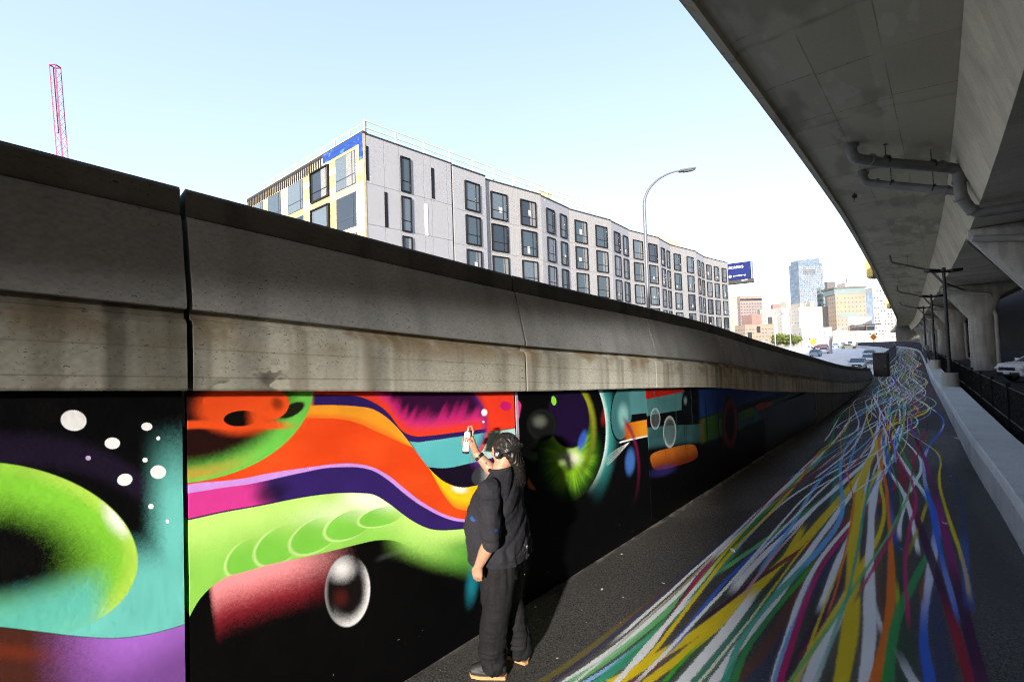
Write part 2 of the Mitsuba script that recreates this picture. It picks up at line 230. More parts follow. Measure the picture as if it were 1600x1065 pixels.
  ([0.027, 0.108, 0.578], [0.133, 0.388, 0.741], 0.02, 0.9, -5, 5.62, "229 226 223 220 216 213 209 205 200 196 194 191 188 184 180 176 172 169 168 167 167 167 167 167 167 167 167 167 167 167 167 167 167 167 167 167 167 167 167 167 167 167 167 167 167 167 167 167 167 167 167 167"),
  ([0.438, 0.011, 0.133], [0.259, 0.006, 0.027], 0.022, 0.95, -5, 999, "229 227 224 221 218 214 211 207 203 199 195 192 191 193 196 202 211 220 227 232 233 231 226 217 206 193 178 164 158 169 194 212 201 162 119 90 85 104 105 59 6 -6 2 -32 -89 -104 -124 -181 -209 -242 -295 -299"),
  ([0.438, 0.011, 0.133], [0.038, 0.004, 0.038], 0.02, 0.9, 3.97, 5.62, "187 189 191 193 196 198 201 204 207 211 211 211 212 212 213 214 214 215 215 215 215 215 215 215 215 215 215 215 215 215 215 215 215 215 215 215 215 215 215 215 215 215 215 215 215 215 215 215 215 215 215 215"),
  ([0.706, 0.741, 0.776], [0.706, 0.741, 0.776], 0.05, 0.97, -5, 5.55, "229 228 227 226 225 224 223 222 220 219 220 220 219 218 217 216 215 214 214 214 214 214 214 214 214 214 214 214 214 214 214 214 214 214 214 214 214 214 214 214 214 214 214 214 214 214 214 214 214 214 214 214"),
  ([0.706, 0.741, 0.776], [0.133, 0.388, 0.741], 0.03, 0.95, 4.78, 999, "223 222 221 220 218 217 215 213 211 209 207 205 202 201 201 199 194 187 180 172 167 167 178 197 213 210 186 155 129 126 156 181 153 99 80 103 102 50 27 35 3 -28 -43 -79 -102 -123 -160 -189 -232 -283 -314 -370"),
  ([0.64, 0.491, 0.006], [0.64, 0.491, 0.006], 0.028, 0.95, -5, 999, "197 198 200 201 203 205 207 209 212 214 217 220 222 224 226 224 218 207 197 187 176 163 146 128 108 89 71 59 61 70 66 41 9 -12 -15 -11 -29 -67 -87 -90 -112 -149 -165 -187 -226 -254 -285 -319 -353 -396 -438 -461"),
  ([0.706, 0.741, 0.776], [0.706, 0.741, 0.776], 0.045, 0.97, -5, 999, "271 269 267 264 262 259 256 253 250 247 243 237 231 224 218 211 205 200 196 189 178 169 161 155 146 131 111 88 64 42 27 27 38 40 16 -23 -54 -63 -58 -72 -116 -148 -154 -175 -222 -247 -272 -320 -353 -388 -432 -466"),
  ([0.706, 0.741, 0.776], [0.706, 0.741, 0.776], 0.028, 0.95, 4.72, 5.46, "350 343 335 327 318 309 299 288 277 265 251 240 229 216 203 189 175 164 160 160 160 160 160 160 160 160 160 160 160 160 160 160 160 160 160 160 160 160 160 160 160 160 160 160 160 160 160 160 160 160 160 160"),
  ([0.64, 0.491, 0.006], [0.64, 0.491, 0.006], 0.06, 0.96, -5, 999, "255 254 252 250 247 245 243 240 237 234 230 224 217 209 202 194 187 180 175 170 166 163 159 157 165 187 214 226 211 179 147 131 146 176 167 116 78 86 96 54 13 15 -7 -52 -72 -101 -132 -162 -207 -243 -291 -351"),
  ([0.64, 0.491, 0.006], [0.64, 0.491, 0.006], 0.03, 0.93, 6.71, 999, "246 244 242 239 237 234 232 229 226 222 219 215 211 206 201 197 194 192 191 191 189 186 180 173 165 157 150 146 149 156 157 147 126 102 81 65 61 59 41 6 -25 -39 -51 -83 -124 -147 -174 -219 -254 -290 -340 -367"),
  ([0.706, 0.16, 0.006], [0.706, 0.16, 0.006], 0.035, 0.95, -5, 999, "249 249 250 250 251 251 252 252 253 254 254 252 248 243 237 231 223 214 203 191 179 168 158 153 155 166 180 188 181 157 123 90 64 54 68 91 83 34 -18 -38 -26 -27 -80 -130 -133 -150 -210 -238 -264 -322 -359 -403"),
  ([0.64, 0.491, 0.006], [0.038, 0.342, 0.018], 0.016, 0.9, -5, 6.07, "273 272 270 269 267 266 264 262 260 258 257 257 252 247 242 237 231 226 223 222 222 222 222 222 222 222 222 222 222 222 222 222 222 222 222 222 222 222 222 222 222 222 222 222 222 222 222 222 222 222 222 222"),
  ([0.027, 0.259, 0.068], [0.027, 0.259, 0.068], 0.032, 0.9, -5, 999, "282 280 278 276 274 272 269 267 264 260 258 259 264 269 275 277 271 260 248 234 220 207 192 178 163 149 140 139 147 153 144 119 90 66 53 54 57 35 -5 -32 -37 -48 -88 -122 -137 -169 -211 -241 -279 -318 -358 -422"),
  ([0.706, 0.741, 0.776], [0.706, 0.741, 0.776], 0.034, 0.97, -5, 4.65, "385 376 365 355 343 331 318 303 288 272 256 239 222 203 183 162 146 141 141 141 141 141 141 141 141 141 141 141 141 141 141 141 141 141 141 141 141 141 141 141 141 141 141 141 141 141 141 141 141 141 141 141"),
  ([0.027, 0.108, 0.578], [0.706, 0.741, 0.776], 0.036, 0.95, -5, 999, "311 308 306 303 300 297 293 290 286 282 277 275 275 276 277 277 273 261 245 228 211 193 176 158 144 137 139 149 161 162 142 109 74 44 25 26 42 44 6 -47 -77 -75 -75 -119 -173 -187 -204 -260 -296 -326 -382 -403"),
  ([0.706, 0.16, 0.006], [0.133, 0.038, 0.006], 0.02, 0.8, 5.49, 6.44, "301 299 298 296 294 291 289 286 284 281 278 274 271 273 276 278 281 284 286 287 287 287 287 287 287 287 287 287 287 287 287 287 287 287 287 287 287 287 287 287 287 287 287 287 287 287 287 287 287 287 287 287"),
  ([0.706, 0.741, 0.776], [0.706, 0.741, 0.776], 0.028, 0.95, 6.79, 999, "317 315 312 309 306 303 299 296 292 287 283 278 273 267 261 254 246 234 217 198 185 177 170 160 141 114 84 54 32 28 47 58 32 -15 -45 -43 -30 -56 -105 -116 -115 -153 -184 -199 -235 -262 -289 -333 -371 -415 -450 -485"),
  ([0.706, 0.741, 0.776], [0.706, 0.741, 0.776], 0.026, 0.95, 7.14, 999, "285 283 281 279 277 275 272 270 267 264 260 257 253 249 245 241 240 241 245 248 243 227 205 184 162 141 122 108 106 113 122 120 101 69 34 5 -15 -15 -6 -18 -63 -109 -130 -130 -153 -209 -246 -261 -303 -356 -389 -437"),
  ([0.64, 0.491, 0.006], [0.16, 0.133, 0.006], 0.022, 0.85, 6.56, 9.22, "230 231 233 234 236 237 239 241 243 245 247 250 252 255 258 261 263 265 267 269 271 272 273 273 273 273 273 273 273 273 273 273 273 273 273 273 273 273 273 273 273 273 273 273 273 273 273 273 273 273 273 273"),
  ([0.011, 0.027, 0.133], [0.027, 0.108, 0.578], 0.028, 0.8, 6.65, 999, "313 310 306 303 299 295 290 286 281 275 270 263 257 250 242 234 226 219 211 202 191 178 164 149 132 115 99 88 89 102 113 102 71 36 11 4 14 10 -28 -70 -82 -82 -115 -160 -175 -199 -248 -277 -310 -353 -396 -474"),
  ([0.038, 0.004, 0.038], [0.259, 0.006, 0.027], 0.04, 0.97, -5, 999, "344 341 337 334 330 325 321 316 311 305 299 293 286 278 270 261 252 241 230 218 206 191 178 171 176 189 202 202 182 146 105 70 49 59 94 104 60 -3 -36 -22 -6 -52 -115 -119 -122 -181 -214 -233 -289 -321 -353 -426"),
  ([0.706, 0.741, 0.776], [0.027, 0.108, 0.578], 0.03, 0.95, 5.34, 999, "347 344 341 337 334 330 325 320 315 310 304 298 292 286 281 276 271 264 257 252 248 249 253 261 268 268 258 236 208 177 148 127 124 147 176 170 121 64 31 36 58 33 -36 -71 -62 -88 -155 -177 -200 -264 -297 -325"),
  ([0.038, 0.004, 0.038], [0.19, 0.011, 0.133], 0.04, 0.97, -5, 999, "338 336 333 330 328 325 321 318 314 310 306 302 298 293 289 284 279 273 266 258 250 240 228 216 202 187 175 171 179 191 190 170 140 112 94 93 100 84 44 11 5 -2 -40 -78 -93 -122 -166 -196 -233 -272 -312 -378"),
  ([0.16, 0.133, 0.006], [0.64, 0.491, 0.006], 0.02, 0.85, 5.88, 999, "312 312 311 311 310 309 309 308 307 306 306 305 304 302 298 292 286 280 275 273 273 264 238 206 183 174 176 174 155 118 77 42 29 43 57 30 -22 -52 -43 -44 -91 -126 -128 -156 -199 -222 -255 -288 -321 -369 -409 -473"),
  ([0.011, 0.027, 0.133], [0.027, 0.108, 0.578], 0.04, 0.35, 5.63, 999, "313 313 312 311 311 310 309 309 308 307 306 305 303 302 302 302 302 300 296 288 275 256 236 216 196 178 167 164 166 164 148 122 95 75 66 68 61 31 -4 -20 -25 -49 -89 -110 -130 -171 -202 -233 -278 -318 -360 -386"),
  ([0.64, 0.491, 0.006], [0.133, 0.388, 0.741], 0.0114706, 0.9, -1.92, 999, "229 228 227 227 224 222 219 216 214 211 209 207 206 204 202 199 196 196 199 202 203 199 190 179 165 151 139 136 149 165 159 129 96 79 86 93 66 25 13 14 -16 -52 -64 -90 -125 -154 -192 -226 -260 -302 -348 -365"),
  ([0.706, 0.741, 0.776], [0.706, 0.741, 0.776], 0.015373, 0.9, 4.69, 999, "159 159 159 158 155 152 148 144 140 136 133 131 131 132 133 134 135 138 143 148 151 152 150 144 134 121 106 88 69 53 50 64 89 102 84 41 -6 -38 -46 -29 -27 -74 -134 -155 -149 -180 -245 -271 -290 -349 -388 -386"),
  ([0.706, 0.741, 0.776], [0.16, 0.133, 0.006], 0.0123677, 0.9, 2.36, 999, "91 92 93 94 95 96 97 97 97 97 96 95 94 93 93 94 97 101 105 107 109 111 114 122 130 135 130 119 106 98 99 106 99 75 54 48 43 19 -7 -18 -38 -68 -89 -114 -143 -173 -209 -243 -282 -320 -361 -428"),
  ([0.438, 0.011, 0.133], [0.706, 0.741, 0.776], 0.014437, 0.9, 4.6, 999, "169 167 166 164 162 159 156 154 151 149 147 146 145 146 146 147 149 150 151 150 149 147 146 146 152 164 179 192 194 181 155 127 101 83 80 95 106 82 33 -7 -20 -12 -28 -84 -124 -129 -159 -217 -244 -276 -334 -346"),
  ([0.133, 0.438, 0.16], [0.259, 0.006, 0.027], 0.0154723, 0.9, 1.19, 999, "196 196 196 197 199 202 205 208 211 215 219 222 226 230 234 237 240 241 239 237 237 236 233 227 215 198 178 156 134 114 107 119 140 146 119 73 34 17 27 34 -3 -59 -79 -76 -108 -165 -183 -209 -266 -298 -334 -402"),
  ([0.706, 0.741, 0.776], [0.027, 0.32, 0.223], 0.0164347, 0.9, -0.7, 999, "213 214 215 217 218 220 221 222 223 223 222 221 217 213 208 202 197 191 187 183 181 178 174 167 158 147 134 121 108 97 94 97 98 85 59 32 13 6 1 -22 -58 -82 -93 -120 -160 -186 -214 -258 -292 -330 -374 -408"),
  ([0.706, 0.741, 0.776], [0.64, 0.491, 0.006], 0.0127036, 0.9, -0.8, 999, "154 155 155 156 158 160 161 163 164 165 165 165 165 166 167 169 174 182 192 201 208 210 209 203 196 188 182 184 196 204 192 166 145 140 146 135 102 80 77 58 24 8 -12 -47 -74 -104 -136 -168 -208 -249 -291 -358"),
  ([0.438, 0.011, 0.133], [0.706, 0.16, 0.006], 0.0128014, 0.9, 4.75, 999, "211 212 213 214 214 214 214 214 214 214 213 211 207 202 197 190 181 166 149 131 113 95 79 69 71 85 100 103 83 46 7 -23 -33 -12 15 -1 -58 -105 -105 -85 -111 -173 -189 -187 -236 -272 -292 -340 -370 -401 -450 -475"),
  ([0.706, 0.741, 0.776], [0.706, 0.741, 0.776], 0.0141474, 0.9, 2.84, 999, "124 124 125 126 127 128 129 130 130 130 130 129 128 126 125 124 126 134 145 156 167 176 183 186 185 181 174 165 155 147 146 154 162 156 131 100 76 66 66 54 17 -19 -33 -47 -86 -124 -147 -183 -226 -264 -309 -340"),
  ([0.438, 0.011, 0.133], [0.027, 0.259, 0.068], 0.014344, 0.9, 5.15, 999, "238 236 235 233 231 229 227 226 225 225 226 228 231 234 237 239 237 230 219 207 195 184 173 168 169 177 189 196 190 167 136 105 79 66 75 95 92 49 -1 -28 -22 -19 -62 -117 -128 -140 -194 -231 -256 -308 -345 -365"),
  ([0.706, 0.741, 0.776], [0.64, 0.491, 0.006], 0.0182058, 0.9, -2.69, 999, "121 121 122 122 121 120 118 115 113 109 106 102 98 95 92 89 87 84 81 80 81 85 93 101 105 100 85 68 51 42 49 64 61 30 -3 -14 -8 -19 -58 -82 -85 -111 -147 -165 -194 -225 -258 -299 -338 -380 -417 -465"),
  ([0.438, 0.011, 0.133], [0.438, 0.011, 0.133], 0.0192662, 0.9, 5, 999, "263 265 268 270 272 273 274 274 273 271 268 264 259 255 253 252 253 249 239 225 210 195 179 162 144 126 114 115 132 152 154 127 87 49 27 28 49 45 -3 -52 -63 -53 -81 -138 -156 -169 -222 -252 -282 -337 -378 -452"),
  ([0.706, 0.741, 0.776], [0.438, 0.011, 0.133], 0.0182929, 0.9, 3.21, 999, "90 90 90 90 91 91 91 92 92 92 91 91 91 91 91 92 95 100 106 110 113 113 111 110 116 134 164 195 208 191 152 112 83 78 105 137 116 51 4 10 32 -3 -70 -80 -81 -138 -171 -192 -248 -280 -311 -360"),
  ([0.259, 0.006, 0.027], [0.133, 0.388, 0.741], 0.0118709, 0.9, 5.93, 999, "83 83 83 83 84 84 85 87 88 90 92 93 93 92 89 85 80 80 86 93 99 104 110 120 136 157 177 190 187 168 140 112 90 80 92 116 114 72 19 -10 -4 4 -36 -96 -112 -118 -168 -214 -236 -282 -324 -329"),
  ([0.133, 0.438, 0.16], [0.706, 0.741, 0.776], 0.022, 0.9, 13.4, 999, "61 63 65 67 70 72 76 79 83 86 89 92 95 96 96 94 92 88 83 77 70 62 54 43 31 19 9 8 21 44 62 60 33 -8 -47 -76 -86 -71 -54 -79 -139 -185 -190 -182 -219 -284 -306 -318 -375 -419 -450 -542"),
  ([0.706, 0.741, 0.776], [0.706, 0.741, 0.776], 0.022, 0.9, 19.4, 999, "134 132 131 129 127 124 122 119 117 114 112 110 110 111 113 117 123 129 134 138 137 133 126 116 104 90 76 66 68 86 104 99 67 29 3 -1 14 8 -36 -77 -80 -82 -124 -163 -174 -206 -249 -280 -321 -357 -393 -429"),
  ([0.706, 0.741, 0.776], [0.706, 0.741, 0.776], 0.022, 0.9, 13.9, 999, "110 109 107 105 102 99 96 93 89 85 81 76 70 64 58 52 49 49 53 62 75 88 97 97 85 64 39 14 -6 -4 29 63 52 -1 -53 -68 -42 -28 -77 -134 -130 -124 -177 -211 -218 -262 -291 -320 -372 -415 -461 -451"),
  ([0.64, 0.491, 0.006], [0.64, 0.491, 0.006], 0.022, 0.9, 15.8, 999, "169 169 169 170 171 173 175 177 180 184 188 192 196 200 203 205 206 204 201 196 190 182 174 164 152 139 126 118 123 141 164 170 150 112 71 41 29 41 56 30 -28 -69 -70 -68 -114 -171 -184 -207 -268 -299 -334 -440"),
  ([0.027, 0.259, 0.068], [0.133, 0.388, 0.741], 0.022, 0.9, 16.2, 999, "53 54 55 56 58 62 66 70 76 82 88 94 98 101 102 100 95 89 82 73 65 55 43 31 24 30 50 76 88 70 29 -12 -38 -38 -9 7 -32 -93 -116 -97 -101 -159 -194 -190 -225 -272 -293 -331 -365 -400 -452 -465"),
  ([0.133, 0.388, 0.741], [0.706, 0.741, 0.776], 0.022, 0.9, 15.5, 999, "70 70 70 70 71 73 74 77 80 83 86 89 91 92 92 90 87 83 78 73 67 61 54 48 47 53 64 69 61 39 15 -4 -10 0 4 -22 -60 -80 -78 -90 -130 -156 -165 -197 -232 -257 -294 -326 -359 -403 -443 -484"),
  ([0.133, 0.388, 0.741], [0.706, 0.741, 0.776], 0.022, 0.9, 11.7, 999, "207 208 210 213 216 220 225 230 235 240 245 248 249 248 245 240 234 227 220 213 204 195 187 186 195 214 231 230 206 171 141 126 139 167 163 113 68 65 83 57 3 -8 -11 -60 -85 -106 -155 -187 -217 -257 -296 -303"),
  ([0.706, 0.741, 0.776], [0.133, 0.438, 0.16], 0.022, 0.9, 19.5, 999, "157 159 161 164 168 173 178 183 188 193 196 199 199 197 193 188 182 175 167 160 151 143 136 136 148 168 183 178 151 116 87 75 92 120 111 59 15 17 34 5 -50 -57 -62 -112 -135 -156 -206 -238 -269 -309 -348 -352"),
  ([0.706, 0.741, 0.776], [0.64, 0.491, 0.006], 0.022, 0.9, 16, 999, "100 100 100 100 100 99 99 98 97 96 94 93 91 89 87 84 82 79 76 73 69 65 62 61 62 65 70 70 65 51 33 15 -2 -15 -19 -17 -24 -50 -85 -111 -122 -130 -158 -200 -228 -246 -283 -327 -358 -397 -444 -470"),
  ([0.133, 0.438, 0.16], [0.64, 0.491, 0.006], 0.022, 0.9, 14.2, 999, "200 199 199 198 197 196 195 194 194 193 193 192 193 193 194 196 197 199 201 202 202 201 198 194 188 180 170 160 149 137 129 128 131 133 123 99 69 42 23 15 10 -14 -56 -90 -107 -127 -171 -214 -241 -281 -332 -362"),
  ([0.16, 0.133, 0.006], [0.706, 0.741, 0.776], 0.022, 0.9, 14.6, 999, "126 129 132 135 138 140 141 142 141 139 137 133 129 124 119 113 107 101 95 92 92 98 109 121 126 118 97 73 50 39 53 80 79 38 -5 -15 2 -5 -54 -81 -76 -102 -145 -159 -185 -220 -253 -296 -335 -377 -414 -475"),
  ([0.133, 0.438, 0.16], [0.706, 0.741, 0.776], 0.022, 0.9, 16.9, 999, "204 204 204 204 205 205 206 207 208 209 211 213 215 217 219 220 221 220 219 216 212 207 202 195 187 178 168 158 153 155 164 170 165 144 115 87 65 54 56 49 16 -27 -53 -62 -82 -129 -169 -190 -229 -279 -316 -360"),
  ([0.706, 0.741, 0.776], [0.706, 0.741, 0.776], 0.022, 0.9, 9.6, 999, "138 138 137 136 135 134 132 130 128 126 124 121 118 115 112 111 111 113 117 121 124 123 118 109 99 88 80 81 91 96 81 54 35 32 36 20 -13 -29 -33 -57 -87 -103 -127 -156 -184 -219 -253 -288 -325 -369 -405 -431"),
  ([0.706, 0.741, 0.776], [0.16, 0.133, 0.006], 0.022, 0.9, 17.7, 999, "213 211 211 210 210 211 213 216 220 225 231 238 245 250 254 255 254 249 242 234 225 215 204 191 181 181 197 224 240 227 188 147 120 120 148 160 118 61 45 65 49 -10 -30 -32 -78 -110 -134 -183 -216 -247 -292 -362"),
]
# ------------------------------------------------------------------ the painted path: ribbons of spray paint, each a curve x(y) over the ground (knots in centimetres)
def knots(rows): return mi.Float(np.concatenate([np.array(r, float) for r in rows]).astype(np.float32))
STAB = knots([[float(v) / 100 for v in s[6].split()] for s in STRIPES]); dr.eval(STAB); dr.make_opaque(STAB)
def catmull(u, K):
    """index and weights of a Catmull-Rom spline with knots at 0..K-1"""
    u = dr.clip(u, 0, K - 1.001); i = dr.floor(u); t = u - i; i = mi.Int32(i)
    t2, t3 = t * t, t * t * t
    w = [-.5 * t3 + t2 - .5 * t, 1.5 * t3 - 2.5 * t2 + 1, -1.5 * t3 + 2 * t2 + .5 * t, .5 * t3 - .5 * t2]
    d = [-1.5 * t2 + 2 * t - .5, 4.5 * t2 - 5 * t, -4.5 * t2 + 4 * t + .5, 1.5 * t2 - t]
    ix = [mi.UInt32(dr.clip(i + k, 0, K - 1)) for k in (-1, 0, 1, 2)]
    return ix, w, d
def path_col(p, n, uv):
    y = dr.maximum(p.y, .2)
    grit = noise(p.x * 130, p.y * 130)
    base = mi.Color3f(.050, .049, .048) * (.65 + .7 * fbm(p.x * .6, p.y * .6, 0., 4)) * (.35 + 1.3 * grit)
    base = mix(base, (.22, .20, .15), sm(.93, .985, noise(p.x * 90 + 7, p.y * 90)) * .8)
    base = mix(base, (.022, .023, .023), sm(.5, .75, fbm(p.x * .9 + 4, p.y * .16, 1., 3)) * .6)
    xw = p.x + dr.maximum(p.y - 8, 0) * .022
    base = mix(base, (.16, .15, .13), sm(.07, .0, xw + .03 * noise(p.y * 9, 1., 1.)) * sm(.3, .7, fbm(p.x * 20, p.y * 9, 0., 3)))
    cr = dr.abs(fbm(p.x * 1.1, p.y * .7, 5., 4) - .5)
    base = base * (1 - .55 * sm(.006, .001, cr) * sm(.45, .6, noise(p.x * .5, p.y * .4, 8.)))
    base = base * (1 + .5 * sm(.55, .6, noise(p.x * .45 + 3, p.y * .21, 4.)))
    ix, w, d = catmull((dr.log(1 + y / 3) - STRIPE_S0) / STRIPE_DS, STRIPE_K)
    col = base
    wear = (.90 + .10 * sm(.12, .42, noise(p.x * 150, p.y * 150, 3.))) * (.93 + .07 * sm(.3, .55, fbm(p.x * 3, p.y * 1.2, 3., 3)))
    rough = (noise(p.x * 160, p.y * 160, 5.) - .5) 
    edge = (noise(p.x * 30, p.y * 30, 11.) - .5) * .004
    kk = 1 / (STRIPE_DS * (3 + y))
    for i, (c1, c2, hw, al, ya, yb, _) in enumerate(STRIPES):
        v = [dr.gather(mi.Float, STAB, k + i * STRIPE_K) for k in ix]
        x = sum(a * b for a, b in zip(v, w)); s = sum(a * b for a, b in zip(v, d)) * kk
        q = dr.abs(p.x - x) * dr.rsqrt(1 + s * s)
        var = noise(y * .45 + i * 7.3, i * 3.1)
        h = hw * (.90 - .38 * sm(6, 24, y)) * (.75 + .5 * noise(y * .8 + i * 5.1, i * 1.7))
        end = sm(ya - .05, ya + .35, p.y) * (sm(yb + .05, yb - .5, p.y) if yb < 900 else 1.0)
        a = sm(h * 1.14, h * .74, q + rough * .014 + edge) * wear + .07 * sm(h * 2.2, h * .8, q)
        a = dr.minimum(a, 1) * al * end
        col = mix(col, mix(c1, c2, sm(.35, .65, var)), a)
    return col
mat('path_paint', path_col, .82, spec=.35, bump=lambda p, n, uv: noise(p.x * 120, p.y * 120) * .6 + noise(p.x * 55, p.y * 55) * .4, bscale=.0035)
